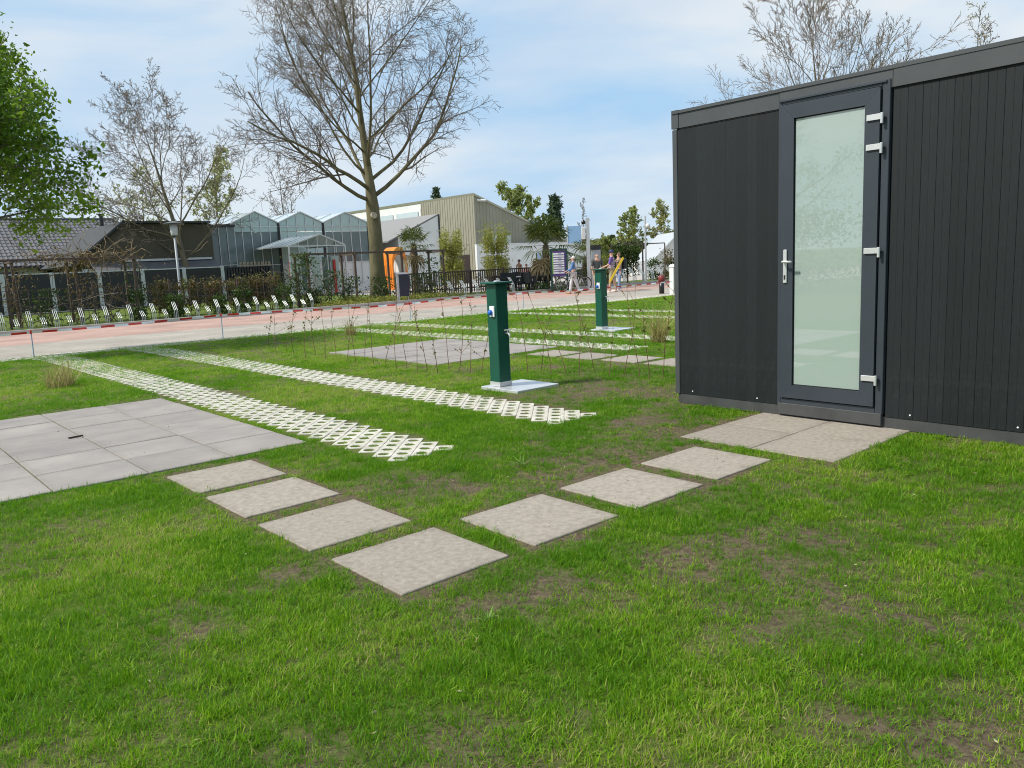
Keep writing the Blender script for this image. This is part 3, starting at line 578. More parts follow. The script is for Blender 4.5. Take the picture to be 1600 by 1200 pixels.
for i in range(5):
    o = bpy.data.objects.new('grass_tuft', tuft_mesh(17, [.025, .029, .022, .033, .019][i], .036, .0030, np.random.default_rng(60+i), [.9, .65, 1.1, .6, 1.2][i], .55, M_grass)); tc_.objects.link(o)
ng = bpy.data.node_groups.new('grass', 'GeometryNodeTree'); ng.interface.new_socket('Geometry', in_out='INPUT', socket_type='NodeSocketGeometry'); ng.interface.new_socket('Geometry', in_out='OUTPUT', socket_type='NodeSocketGeometry')
gN = ng.nodes.new; gL = ng.links.new
gi = gN('NodeGroupInput'); go_ = gN('NodeGroupOutput'); ip = gN('GeometryNodeInstanceOnPoints'); ci = gN('GeometryNodeCollectionInfo'); ci.inputs['Collection'].default_value = tc_; ci.inputs['Separate Children'].default_value = True; ci.inputs['Reset Children'].default_value = True
def na(n, t): q = gN('GeometryNodeInputNamedAttribute'); q.data_type = t; q.inputs['Name'].default_value = n; return q.outputs['Attribute']
gL(gi.outputs[0], ip.inputs['Points']); gL(ci.outputs[0], ip.inputs['Instance']); ip.inputs['Pick Instance'].default_value = True; gL(na('pick', 'INT'), ip.inputs['Instance Index'])
gL(na('rot', 'FLOAT_VECTOR'), ip.inputs['Rotation']); gL(na('scl', 'FLOAT'), ip.inputs['Scale']); gL(ip.outputs[0], go_.inputs[0])
gm_ = go.modifiers.new('grass', 'NODES'); gm_.node_group = ng
rg = np.random.default_rng(88); n = 170; th = hc+(rg.random(n)*2-1)*.8; rr = 1.8+9*rg.random(n)**1.2; x = rr*np.sin(th); y = rr*np.cos(th); ok = free(x, y, .02); x, y = x[ok], y[ok]
lm = leaf_mesh(np.stack([x*D2[0]+y*D1[0], x*D2[1]+y*D1[1], .014+.012*rg.random(len(x))], 1), .016, rg, flat=.8, asp=.4, up=2.0); lm.materials.append(leafmat('dry_litter', (0.26, 0.21, 0.11), (0.48, 0.44, 0.28), 0.2)); tag(ob('leaf_litter', lm), 'small pale dry leaf bits scattered over the lawn', 'leaf litter', kind='stuff')
n = 90; x = rg.uniform(-.2, 2.75, n); y = rg.uniform(5.8, 9.25, n); s4 = [(1.965, 2.985), (2.735, 2.99), (3.49, 2.99), (4.235, 2.99), (1.945, 3.76), (1.945, 4.53)]
for sx, sy in s4: x = np.append(x, sx+rg.uniform(-.28, .28, 5)); y = np.append(y, sy+rg.uniform(-.28, .28, 5))
lm = leaf_mesh(np.stack([x*D2[0]+y*D1[0], x*D2[1]+y*D1[1], np.where(y > 5.6, .0155, .0095)], 1), .007, rg, flat=.9, asp=.8, up=3.0, jitter=.6); lm.materials.append(mat('soil_crumb', (0.06, 0.045, 0.03), 0.95)); tag(ob('soil_crumbs', lm), 'dark soil crumbs scattered on the slabs', 'soil crumbs', kind='stuff')
# ------------------------------------------------------------------ buildings (all on the same grid as the cabin)
M_white = mat('white_render', (0.72, 0.72, 0.70), 0.85, var=0.06, vscale=1.2)
M_pan = mat('grey_pantile', (0.115, 0.112, 0.12), 0.6, var=0.2, vscale=2.5, objvar=0.05)
M_darkroof = mat('dark_roofing', (0.050, 0.054, 0.058), 0.9, var=0.15, vscale=2)
M_brick = mat('brown_board_wall', (0.125, 0.108, 0.072), 0.85, col2=(0.07, 0.062, 0.044), vscale=9, stretch=(1, 1, 9), bump=0.3, bscale=20)
M_zinc = mat('pale_metal', (0.60, 0.61, 0.62), 0.4, metal=0.4, var=0.06)
M_black = mat('black_panel', (0.012, 0.013, 0.015), 0.35, var=0.2, vscale=1.0)
ZB = -.15
def bld(name, label, cat='building', loc=(0, 0, 0)): return thing(name, label, cat, (0, 0, 0), RZ)
# house with pantile roof
hA = bld('tiled_house', 'low white house with a grey pantile roof behind the black fence', 'house')
MB().box(-22, 16.2, 56.6, 64, ZB, 2.5).build('wall', M_white, hA)
nr, ncol = 15, 150; x0, x1, ya, yb, za, zb = -22.4, 16.6, 55.9, 61.2, 2.42, 5.55
for r in range(nr):                                         # tile courses, each lapping the one below
    xs_ = np.linspace(x0, x1, ncol*4+1); V = []; Fc = []
    for k, s in enumerate(((r-.06)/nr, (r+1.04)/nr)):
        for i, xx in enumerate(xs_): V.append((xx, ya+(yb-ya)*s, za+(zb-za)*s+.05*max(0, math.sin(i*math.pi/2*1.0+.4))+(.035 if k == 0 else 0)))
    n = len(xs_)
    for i in range(n): V.append((V[i][0], V[i][1], V[i][2]-.04))
    for i in range(n-1): Fc += [(i, i+1, n+i+1, n+i), (2*n+i, 2*n+i+1, i+1, i)]
    me = bpy.data.meshes.new('tile_course'); me.from_pydata(V, [], Fc); me.materials.append(M_pan); ob('tile_course', me, hA)
MB().prism([(ya, za-.1), (yb, zb-.1), (66.5, za-.1)], x0+.1, x1-.1, 'x').build('roof_body', M_darkroof, hA)
MB().tube([(x0, yb, zb+.02), (x1, yb, zb+.02)], .11, 8).build('ridge', M_pan, hA); MB().box(x0, x1, ya-.1, ya, za-.12, za).build('gutter', M_darkroof, hA)
MB().lathe([(.13, 0), (.13, .75), (.2, .78), (.2, .9)], 10, (15.6, 60.4, 5.0)).build('flue', M_black, hA)
for xx in (-4.5, 1.0, 8.6, 10.9): MB().box(xx, xx+1.0, 56.55, 56.6, .9, 2.1).build('window', mat('dark_window', (0.02, 0.025, 0.03), 0.1), hA)
# dark gabled barn
hB = bld('dark_barn', 'dark brown gabled building with a grey roof slope beside the greenhouse', 'building')
YB = 48.3
poly = [(11.35, ZB), (11.35, 2.6), (13.62, 4.45), (18.5, 4.45), (18.5, ZB)]
MB().prism(poly, YB, 57, 'y').build('wall', M_brick, hB)
MB().prism([(10.7, 2.12), (13.55, 4.47), (13.55, 4.58), (10.62, 2.2)], YB-.25, 57.2, 'y').build('roof', M_darkroof, hB)
MB().box(13.55, 18.4, YB-.25, 57.2, 4.47, 4.58).build('flat_roof', M_darkroof, hB)
MB().prism([(10.6, 2.22), (13.55, 4.60), (13.55, 4.66), (10.6, 2.28)], YB-.33, YB-.25, 'y').build('barge_board', M_black, hB)
MB().box(13.4, 18.3, YB-.2, YB-.08, 2.34, 2.46).build('gutter', M_zinc, hB)
MB().prism([(YB-1.5, 1.75), (YB-.05, 2.33), (YB-.05, 2.2), (YB-1.5, 1.65)], 11.6, 18.4, 'x').build('lean_to_roof', M_pan, hB)
for i in range(5): MB().box(11.6+i*1.35, 11.7+i*1.35, YB-1.4, YB-1.3, ZB, 1.7).build('post', M_white if i % 2 else M_brick, hB)
MB().box(11.2, 11.6, YB-.06, YB-.01, 1.2, 2.0).build('window', M_white, hB)

# greenhouse
def glassmat(name, col, rough=0.06, ior=1.5, w=1.0):
    m = bpy.data.materials.new(name); m.use_nodes = True; b = m.node_tree.nodes['Principled BSDF']; b.inputs['Base Color'].default_value = (*col, 1); b.inputs['Roughness'].default_value = 0.5
    b.inputs['Coat Weight'].default_value = w; b.inputs['Coat Roughness'].default_value = rough; b.inputs['Coat IOR'].default_value = ior; return m
G_dark = glassmat('screened_glass', (0.10, 0.145, 0.145)); G_mid = glassmat('gable_glass', (0.40, 0.52, 0.50)); G_roof = glassmat('roof_glass', (0.50, 0.58, 0.60), 0.1); G_pale = glassmat('pale_glass', (0.42, 0.50, 0.47))
gh = bld('greenhouse', 'glass greenhouse hall with three gables and white glazing bars', 'greenhouse'); YG = 49.2
bays = [20.15, 23.2, 26.4, 29.9]; EZ, PZ = 4.52, 5.22
def member(par, p, q, r=.04, m=M_zinc, n='glazing_bar'): return MB().tube([p, q], r, 4).build(n, m, par)
for k in range(3):
    xa, xb = bays[k], bays[k+1]; xm = (xa+xb)/2; npan = 5; rf = lambda x: EZ+(PZ-EZ)*(1-abs(x-xm)/((xb-xa)/2))
    for s in (xa, xb):                                       # roof slopes running back
        sl = MB().quad((s, YG, EZ+.02), (xm, YG, PZ+.02), (xm, 66, PZ+.02), (s, 66, EZ+.02)).build('roof_slope', G_roof, gh)
        member(gh, (s, YG-.03, EZ+.03), (xm, YG-.03, PZ+.03), .05, n='verge')
        for j in range(1, 9): yy = YG+j*2; member(gh, (s, yy, EZ+.05), (xm, yy, PZ+.05), .03)
    for i in range(npan):
        u0 = xa+(xb-xa)*i/npan; u1 = xa+(xb-xa)*(i+1)/npan
        for z0, z1, g in ((1.9, 3.95, G_dark if k != 1 else G_mid), (3.98, 4.30, G_mid)): MB().box(u0+.03, u1-.03, YG, YG+.02, z0, z1).build('pane', g, gh)
        MB().prism([(u0+.03, 4.33), (u1-.03, 4.33), (u1-.03, rf(u1-.03)-.02), (u0+.03, rf(u0+.03)-.02)] if not (u0 < xm < u1) else [(u0+.03, 4.33), (u1-.03, 4.33), (u1-.03, rf(u1-.03)-.02), (xm, PZ-.02), (u0+.03, rf(u0+.03)-.02)], YG, YG+.02, 'y').build('gable_pane', G_mid, gh)
        if i: member(gh, (u0, YG-.02, .4), (u0, YG-.02, rf(u0)), .032)
    member(gh, (xa, YG-.02, 4.31), (xb, YG-.02, 4.31), .035, n='transom'); member(gh, (xa, YG-.02, 1.88), (xb, YG-.02, 1.88), .035, n='transom')
    MB().box(xa, xb, YG, YG+.05, ZB, 1.86).build('base_wall', G_dark if k == 0 else M_white, gh)
for s in bays: MB().box(s-.07, s+.07, YG-.05, YG+.06, ZB, EZ).build('post', M_black if s != bays[0] else M_zinc, gh); member(gh, (s+.1, YG-.06, ZB), (s+.1, YG-.06, EZ), .03)
for i in range(4):
    u0 = 18.1+i*.52; MB().box(u0+.02, u0+.48, YG-.3, YG-.28, 1.6, 4.25).build('pane', G_dark, gh); member(gh, (u0, YG-.33, 1.4), (u0, YG-.33, 4.3), .028)
member(gh, (18.1, YG-.33, 1.95), (20.15, YG-.33, 1.95), .03, n='transom'); MB().box(18.0, 20.2, YG-.4, YG+6, 4.28, 4.42).build('flat_roof', M_darkroof, gh)
MB().box(20.1, 29.9, YG+3.0, YG+3.1, ZB, 3.9).build('inner_screen', mat('grey_screen', (0.06, 0.065, 0.07), 0.8), gh); MB().box(18, 29.9, 65.9, 66, ZB, 4.5).build('rear_wall', G_mid, gh)
# glass entrance canopy in front of it
ec = bld('entrance_canopy', 'small gabled glass entrance canopy in front of the greenhouse', 'canopy'); xa, xb, ye, xm = 21.3, 25.0, 44.0, 23.35
for s in (xa, xb):
    MB().quad((s, ye, 2.86), (xm, ye, 3.5), (xm, 49, 3.5), (s, 49, 2.86)).build('roof_slope', G_roof if s == xa else G_mid, ec)
    member(ec, (s, ye, 2.88), (xm, ye, 3.52), .055, M_zinc, 'rafter'); member(ec, (s, ye, ZB), (s, ye, 2.86), .06, M_zinc, 'post'); member(ec, (s, ye, 2.86), (s, 49, 2.86), .05, M_zinc, 'eave')
    for j in range(1, 6): member(ec, (s, ye+j*.9, 2.89), (xm, ye+j*.9, 3.53), .03, M_zinc)
member(ec, (xa, ye, 2.84), (xb, ye, 2.84), .05, M_zinc, 'tie_beam')
for i in range(1, 6): u = xa+(xb-xa)*i/6; member(ec, (u, ye, 2.4 if i % 2 else ZB), (u, ye, 2.86+.62*(1-abs(u-xm)/1.85)), .03, M_zinc)
for i, u in enumerate((21.6, 22.3, 23.0, 23.7, 24.3)): MB().box(u, u+.55, ye+.6, ye+.63, .2, 2.2).build('pane', G_dark if i % 2 else G_pale, ec)
MB().box(24.35, 24.5, ye+.4, ye+.5, ZB, 2.0).build('door_post', mat('signal_red', (0.45, 0.03, 0.02), 0.5), ec); MB().box(21.35, 21.45, ye+.2, ye+.3, ZB, 2.0).build('door_post', MATS['signal_red'], ec)
# big beige hall
M_beige = mat('beige_cladding', (0.295, 0.28, 0.21), 0.6, var=0.1, vscale=0.6); M_beige2 = mat('beige_trim', (0.42, 0.405, 0.31), 0.6)
hl = bld('cladded_hall', 'large beige metal-clad hall with a sloping roof line and clerestory windows', 'hall')
HX, HY = 42.45, 52.8; x2, z2 = ony(842, 356, HY); xq = HX+(x2-HX)*1.9; zq = 7+(z2-7)*1.9
def rib_wall(a0, a1, f_top, z0, plane, name, m, step=.35):    # trapezoid sheet: shallow vertical ribs
    mb = MB(); n = int((a1-a0)/step); 
    prof = []
    for i in range(n):
        u = a0+i*(a1-a0)/n; w = (a1-a0)/n; prof += [(u, 0), (u+w*.55, 0), (u+w*.65, .04), (u+w*.9, .04)]
    prof.append((a1, 0)); k = len(prof)
    for u, d in prof:
        for z in (z0, f_top(u)): mb.v.append((u, plane-d, z) if name[0] == 'g' else (plane-d, u, z))
    for i in range(k-1): b0 = 2*i; mb.f.append((b0, b0+2, b0+3, b0+1))
    return mb.build('cladding', m, hl)
topg = lambda u: 7+(z2-7)*(u-HX)/(x2-HX)
rib_wall(HX, xq, topg, 2.8, HY, 'g', M_beige); rib_wall(HY, 60.5, lambda u: 7, ZB, HX, 'f', M_beige)
MB().box(HX+.05, HX+.1, 60.5, 100, ZB, 7).build('wall', M_white, hl)
MB().prism([(HX, 6.98), (xq, topg(xq)-.02), (xq, topg(xq)+.16), (HX-.1, 7.18)], HY-.12, 100, 'y').build('roof', M_beige2, hl)
MB().box(HX+.02, xq, HY-.06, HY+.2, ZB, 2.8).build('plinth_wall', M_white, hl)
for px in (775, 792): u, z = ony(px, 378, HY-.02); MB().box(u-.45, u+.45, HY-.07, HY-.05, z-.55, z+.55).build('window', mat('pale_window', (0.55, 0.60, 0.55), 0.3), hl)
for i in range(5): MB().box(HX-.03, HX+.02, 61+i*4.2, 61+i*4.2+3.6, 5.1, 6.3).build('clerestory_window', G_roof, hl)
MB().box(HX-.08, HX+.03, 60.6, 100, 4.95, 5.08).build('sill', M_white, hl); MB().box(HX-.06, HX+.03, 60.5, 60.6, 4.9, 6.5).build('jamb', M_white, hl)
MB().tube([(HX+.3, HY-.1, 6.6), (HX+.9, HY-.5, 6.55)], .1, 8).build('wall_lamp', M_white, hl)
# white annex with grey roof slope
an = bld('white_annex', 'white rendered annex with a sloping grey roof in front of the hall', 'building'); YA = 50.0
pa = [ony(a, b, YA) for a, b in ((622, 371), (684, 337), (684, 420), (622, 420))]
MB().prism([(pa[0][0], ZB), pa[0], pa[1], (pa[1][0], ZB)], YA, 62, 'y').build('wall', M_white, an)
sl = (pa[1][1]-pa[0][1])/(pa[1][0]-pa[0][0])
MB().prism([(pa[0][0]-.9, pa[0][1]-.9*sl+.03), (pa[1][0], pa[1][1]+.03), (pa[1][0], pa[1][1]+.13), (pa[0][0]-.9, pa[0][1]-.9*sl+.13)], YA-.0, 64, 'y').build('roof', mat('mid_grey_roof', (0.24, 0.235, 0.23), 0.7), an)
MB().box(pa[1][0], pa[1][0]+.14, YA-.05, YA+.3, ZB, pa[1][1]+.1).build('downpipe', M_darkroof, an)
# low white terrace wall beside the hall with a door
wl = bld('terrace_wall', 'long low white rendered wall at the foot of the beige hall', 'wall'); a0 = ony(745, 392, 51.0)[0]; a1 = ony(905, 392, 51.0)[0]
MB().box(a0, a1, 51.0, 51.25, ZB, 2.85).build('wall', M_white, wl); MB().box(a0, a1, 50.96, 51.29, 2.852, 2.93).build('coping', M_zinc, wl)
dx = ony(846, 420, 51.0)[0]; MB().box(dx-.5, dx+.5, 50.94, 51.0, ZB, 2.0).build('door', mat('pale_blue_door', (0.33, 0.42, 0.55), 0.5), wl)
dx = ony(723, 412, 50.8)[0]; MB().box(dx-.7, dx+.7, 50.7, 51.0, ZB, 2.1).build('entrance', mat('brown_door', (0.10, 0.06, 0.045), 0.6), wl)
# orange arch
M_or = mat('orange_lacquer', (0.80, 0.22, 0.015), 0.45, var=0.12, vscale=3)
oa = bld('orange_arch', 'bright orange tunnel arch standing in front of the white annex', 'arch'); YO = 45.5; cx = ony(624, 400, YO)[0]; R = .60
prof = [(R, 0)]+[(R, 1.1)]+[(R*math.cos(a), 1.75+1.1*math.sin(a)) for a in np.linspace(0, math.pi, 17)]+[(-R, .9), (-R, 0)]
out = MB(); n = len(prof)
for yy in (YO, YO+1.35):
    for s in (1.0, .84):
        for u, z in prof: out.v.append((cx+u*s, yy, z*(s if z > 1 else 1)+ZB))
for i in range(n-1): out.f += [(i, i+1, 2*n+i+1, 2*n+i), (i, n+i, n+i+1, i+1), (n+i, 3*n+i, 3*n+i+1, n+i+1), (2*n+i, 2*n+i+1, 3*n+i+1, 3*n+i)]
out.build('arch_shell', M_or, oa, smooth=False)
inn = MB(); 
for yy in (YO+.1, YO+1.3):
    for u, z in prof: inn.v.append((cx+u*.82, yy, z*(.82 if z > 1 else 1)+ZB))
for i in range(n-1): inn.f.append((i, n+i, n+i+1, i+1))
inn.build('white_lining', M_white, oa)
for i in range(1, 6): MB().box(cx-R-.012, cx-R+.01, YO+i*.2-.01, YO+i*.2+.01, .1, 1.5).build('seam', MATS['black_gasket'], oa)

# black panel fence with pale posts
M_post = mat('pale_fence_post', (0.50, 0.52, 0.53), 0.5, var=0.1); YF = 45.6
fe = bld('panel_fence', 'black panel fence with pale grey posts behind the bicycle racks', 'fence')
fx = [ony(px, 450, YF)[0] for px in (5, 83, 157, 225, 290, 350)]; st = (fx[-1]-fx[0])/5; fx = [fx[0]-st*k for k in range(4, 0, -1)]+fx
for i, u in enumerate(fx):
    MB().bevbox(u-.1, u+.1, YF-.06, YF+.06, ZB, 1.86, .01).build('fence_post', M_post, fe)
    if i < len(fx)-1:
        MB().box(u+.1, fx[i+1]-.1, YF-.02, YF+.02, ZB+.06, 1.80).build('fence_panel', M_black, fe); MB().box(u+.1, fx[i+1]-.1, YF-.03, YF+.03, 1.802, 1.85).build('top_rail', M_zinc, fe)
        MB().box(u+.1, fx[i+1]-.1, YF-.05, YF+.05, ZB, ZB+.05).build('base_board', M_post, fe)
u0 = fx[-1]+.1; u1 = ony(424, 430, YF)[0]; n = 17; w = (u1-u0)/n
for i in range(n): MB().tube([(u0+w*(i+.5), YF, ZB), (u0+w*(i+.5), YF, 1.78)], w*.5, 8).build('black_pale', M_black, fe)
for i in range(9): MB().bevbox(u0+2.0*i/9+1.1, u0+2.0*i/9+1.22, YF+.3, YF+.34, ZB, 2.05, .01).build('wooden_pale', mat('weathered_wood', (0.36, 0.28, 0.19), 0.85, var=0.2), fe)

# ------------------------------------------------------------------ trees
def horizon_dir(px):
    lo, hi = 300, 520
    for _ in range(40):
        mid = (lo+hi)/2
        if ray(px, mid)[2] > 0: lo = mid
        else: hi = mid
    v = ray(px, lo); return v/v[1]
def at(px, depth, z=ZB): v = horizon_dir(px); return Vector((v[0]*depth, depth, z))
def zat(px, py, depth): v = ray(px, py); return CAM_H+v[2]*depth/v[1]
def grow(rg, H, r0, first, n, ang, lrat, nseg, wob, up, lens1, trunk_seg=12, lean=(0, 0), trunk_top=1.0):
    """branches as (points, radii, level)"""
    out = []
    def limb(p, d, L_, r, lvl, r_end):
        k = nseg[min(lvl, len(nseg)-1)]; P = [p]; d = d.normalized()
        for i in range(k):
            d = (d+Vector(rg.normal(size=3))*wob[min(lvl, len(wob)-1)]+Vector((0, 0, up[min(lvl, len(up)-1)]))).normalized(); P.append(P[-1]+d*L_/k)
        R_ = list(np.linspace(r, r_end, k+1)); out.append((P, R_, lvl)); return P, R_
    P = [Vector((0, 0, -.1))]; d = Vector((lean[0], lean[1], 1)).normalized()
    for i in range(trunk_seg):
        d = (d+Vector((rg.normal(), rg.normal(), 0))*.025).normalized(); P.append(P[-1]+d*H*trunk_top/trunk_seg)
    R_ = [r0*(1.28 if i == 0 else 1)*.80*max(.05, (1-i/trunk_seg))**1.1 if i/trunk_seg > first else r0*(1.35 if i == 0 else 1.0)*(1-.5*i/trunk_seg) for i in range(trunk_seg+1)]
    out.append((P, R_, 0))
    def along(P, R_, f):
        q = f*(len(P)-1); i = min(int(q), len(P)-2); a = q-i; return P[i].lerp(P[i+1], a), (P[i+1]-P[i]).normalized(), R_[i]*(1-a)+R_[i+1]*a
    def kids(P, R_, lvl, L_):
        if lvl > len(n): return
        cnt = n[lvl-1]; g0 = rg.random()*6.28
        for j in range(cnt):
            f = (first+(0.97-first)*((j+rg.random()*.7)/cnt)**1.35) if lvl == 1 else (.18+.8*((j+rg.random())/cnt))
            p, t, r = along(P, R_, f); a = g0+j*2.399+rg.normal()*.35; o = t.orthogonal().normalized(); o = (Matrix.Rotation(a, 3, t) @ o)
            an = math.radians(rg.uniform(*ang[lvl-1])); 
            if lvl == 1: an *= (1.12-.55*(f-first)/(1-first)); l2 = lens1(f)*rg.uniform(.8, 1.12)
            else: l2 = L_*lrat[lvl-1]*rg.uniform(.6, 1.2)*(1.15-.6*f)
            rr = min(r*.62, .8*r) if lvl > 1 else r*rg.uniform(.30, .46)
            rr = max(rr, .0045); re = max(rr*.25, .0035)
            P2, R2 = limb(p, t*math.cos(an)+o*math.sin(an), l2, rr, lvl, re); kids(P2, R2, lvl+1, l2)
    kids(P, R_, 1, H); return out
M_bark = mat('grey_bark', (0.20, 0.16, 0.10), 0.9, col2=(0.11, 0.10, 0.062), vscale=6, stretch=(1, 1, .35), bump=0.5, bscale=25)
M_twig = mat('twig_bark', (0.175, 0.14, 0.108), 0.85, var=0.25, vscale=3)
def tubes(br, sel, minr):
    mb = MB()
    for P, R_, l in br:
        if not sel(l): continue
        r = max(R_[0], minr); mb.tube(P, [max(q, minr) for q in R_], 10 if l == 0 else 7 if l == 1 else 4 if l == 2 else 3, cap=l < 2)
    return mb
def tree(name, label, base, br, split=1, minr=.004, leaves=None, leaf_m=None, group=None, bark=M_bark, twig=M_twig, rz=0.0):
    t_ = thing(name, label, 'tree', base, rz, group)
    tubes(br, lambda l: l <= split, minr).build('trunk', bark, t_, smooth=True)
    c = tubes(br, lambda l: l > split, minr)
    if c.v: c.build('branches' if leaves is not None else 'crown', twig, t_)
    if leaves is not None: leaves.materials.append(leaf_m); ob('crown', leaves, t_)
    return t_
def tips(br, lv, per, spread, rg, frac=.3):
    c = []
    for P, R_, l in br:
        if l >= lv:
            for _ in range(per):
                q = frac+(1-frac)*rg.random(); i = min(int(q*(len(P)-1)), len(P)-2); c.append(np.array(P[i].lerp(P[i+1], rg.random()))+rg.normal(size=3)*spread)
    return np.array(c)
rg = np.random.default_rng(4)
br = grow(rg, 18.0, .365, .265, [30, 13, 9, 6], [(36, 60), (22, 52), (25, 60), (25, 65)], [1, .42, .42, .5], [12, 10, 6, 4, 3], [0, .08, .11, .12, .13], [0, .06, .03, .02, .02], lambda f: 7.9*(1.08-.8*(f-.265)), lean=(-.012, 0))
big = tree('bare_tree', 'tall leafless tree with a thick mossy trunk beside the litter bin', F(20.92, 33.76, ZB), br, minr=.0075, bark=mat('mossy_bark', (0.185, 0.16, 0.085), 0.95, col2=(0.085, 0.078, 0.042), vscale=5, stretch=(1, 1, .3), bump=0.8, bscale=18))
sc_ = MB().lathe([(.13, 0), (.17, .05), (.13, .12), (.06, .10)], 12).build('branch_scar', mat('pale_wood_scar', (0.42, 0.36, 0.27), 0.8), big); sc_.location = (.02, -.30, 4.0); sc_.rotation_euler = (math.radians(80), 0, math.radians(20))
rg = np.random.default_rng(9)
br = grow(rg, 11.2, .27, .22, [17, 10, 8, 5], [(30, 55), (25, 55), (25, 60), (30, 65)], [1, .45, .45, .5], [10, 7, 5, 4, 3], [0, .12, .14, .14, .14], [0, .05, .03, .02, .02], lambda f: 6.2*(1.05-.7*(f-.22)), lean=(-.12, 0))
tree('bare_tree', 'knotty leafless tree rising behind the black fence next to the dark barn', at(302, 46.7), br, minr=.010, rz=.4)
rg = np.random.default_rng(17)
br = grow(rg, 12.0, .26, .2, [22, 10, 7, 4], [(34, 62), (20, 42), (20, 45), (22, 50)], [1, .45, .45, .5], [10, 7, 5, 4, 3], [0, .09, .10, .11, .12], [0, .06, .05, .04, .03], lambda f: 7.6*(1.05-.8*(f-.2)))
tree('bare_tree', 'wide leafless tree rising behind the cabin roof above the door', at(1292, 38), br, minr=.0085)
rg = np.random.default_rng(23); br = grow(rg, 12.3, .2, .25, [13, 8, 6], [(20, 42), (22, 50), (25, 60)], [1, .45, .45], [9, 6, 4, 3], [0, .1, .14, .18], [0, .06, .04, .02], lambda f: 4.4*(1.0-.7*(f-.25)))
tree('budding_tree', 'small budding tree with pale twigs behind the cabin roof, away from its door', at(1490, 44), br, minr=.012, leaves=leaf_mesh(tips(br, 3, 3, .06, rg), .07, rg), leaf_m=leafmat('bud_leaf', (0.20, 0.20, 0.07), (0.30, 0.30, 0.10), 0.3))
# leafy tree whose crown reaches into the picture
M_leaf = leafmat('fresh_leaf', (0.075, 0.155, 0.012), (0.23, 0.36, 0.03), 0.5, vscale=0.9)
rg = np.random.default_rng(31); br = grow(rg, 4.55, .17, .58, [22, 11, 7], [(50, 84), (25, 60), (30, 65)], [1, .5, .45], [8, 6, 4, 3], [0, .1, .15, .2], [0, .05, .01, 0], lambda f: 2.55*(1.0-.9*abs(f-.66)))
tree('leafy_tree', 'dense fresh green leafy tree standing on the lawn before the road', Vector((*(at(-62, 15.2, 0))[:2], 0)), br, minr=.006, leaves=leaf_mesh(tips(br, 2, 15, .12, rg), .092, rg, up=.5), leaf_m=M_leaf)
# trees that the door glass mirrors
for i, (x, y, h) in enumerate(((-17, 17.5, 8.5), (-18.5, 11.0, 10.5), (-16.5, 5.0, 9.0))):
    rg = np.random.default_rng(50+i); br = grow(rg, h, .2, .2, [14, 8, 5], [(35, 65), (25, 55), (30, 65)], [1, .5, .45], [8, 6, 4, 3], [0, .1, .15, .2], [0, .04, .02, 0], lambda f: h*.42*(1.1-.6*(f-.2)))
    tree('leafy_tree', 'loose young-leaved tree behind the clipped hedge at the side of the lawn', F(x, y, 0), br, minr=.008, leaves=leaf_mesh(tips(br, 2, 9, .2, rg), .09, rg), leaf_m=leafmat('side_leaf', (0.05, 0.10, 0.015), (0.14, 0.21, 0.03), 0.35), group='trees behind the clipped hedge')
def cloud(rg, n, sx, sy, sz, z0, shell=.55):                  # points near the surface of an uneven rounded box
    c = []
    d = rg.normal(size=(n*2, 3)); d /= np.linalg.norm(d, axis=1)[:, None]; r = shell+(1-shell)*rg.random((n*2, 1))**.6
    b = np.sign(d)*np.abs(d)**.6*r; lump = 1+.22*np.sin(b[:, :1]*7+1)*np.cos(b[:, 1:2]*6)+.12*rg.normal(size=(n*2, 1))
    b = b*lump; b = b[:n]; return np.stack([b[:, 0]*sx, b[:, 1]*sy, z0+sz/2+b[:, 2]*sz/2], 1)
def bush(name, label, cat, loc, sx, sy, sz, n, size, m, z0=0.0, stems=5, rg=None, rz=RZ, group=None, shell=.45, asp=.55):
    rg = rg or np.random.default_rng(abs(hash(label)) % 9999 if False else len(label)*7+int(abs(loc[0])*13))
    t_ = thing(name, label, cat, loc, rz, group)
    mb = MB()
    for i in range(stems):
        a = rg.random()*6.28; q = Vector((math.cos(a)*sx*.35*rg.random(), math.sin(a)*sy*.35*rg.random(), 0)); e_ = Vector((math.cos(a)*sx*.7*rg.random(), math.sin(a)*sy*.7*rg.random(), z0+sz*rg.uniform(.7, .98)))
        mb.tube([q, q.lerp(e_, .5)+Vector(rg.normal(size=3)*.04), e_], [.018, .012, .006], 4)
    if stems: mb.build('stems', MATS['twig_bark'], t_)
    lm = leaf_mesh(cloud(rg, n, sx, sy, sz, z0, shell), size, rg, asp=asp); lm.materials.append(m); ob('foliage', lm, t_); return t_
M_hedge = leafmat('hedge_leaf', (0.025, 0.055, 0.010), (0.085, 0.14, 0.02), 0.3)
bush('clipped_hedge', 'long clipped green hedge at the side of the lawn, facing the cabin', 'hedge', F(-13, 11.5, 0), 1.0, 7.5, 2.7, 16000, .11, M_hedge, stems=8)
# ------------------------------------------------------------------ along the road
M_galv = mat('galvanised_steel', (0.50, 0.52, 0.51), 0.4, metal=0.5, var=0.08)
def G(px, py, z=ZB): x, y = onz(px, py, z); return F(x, y, z)
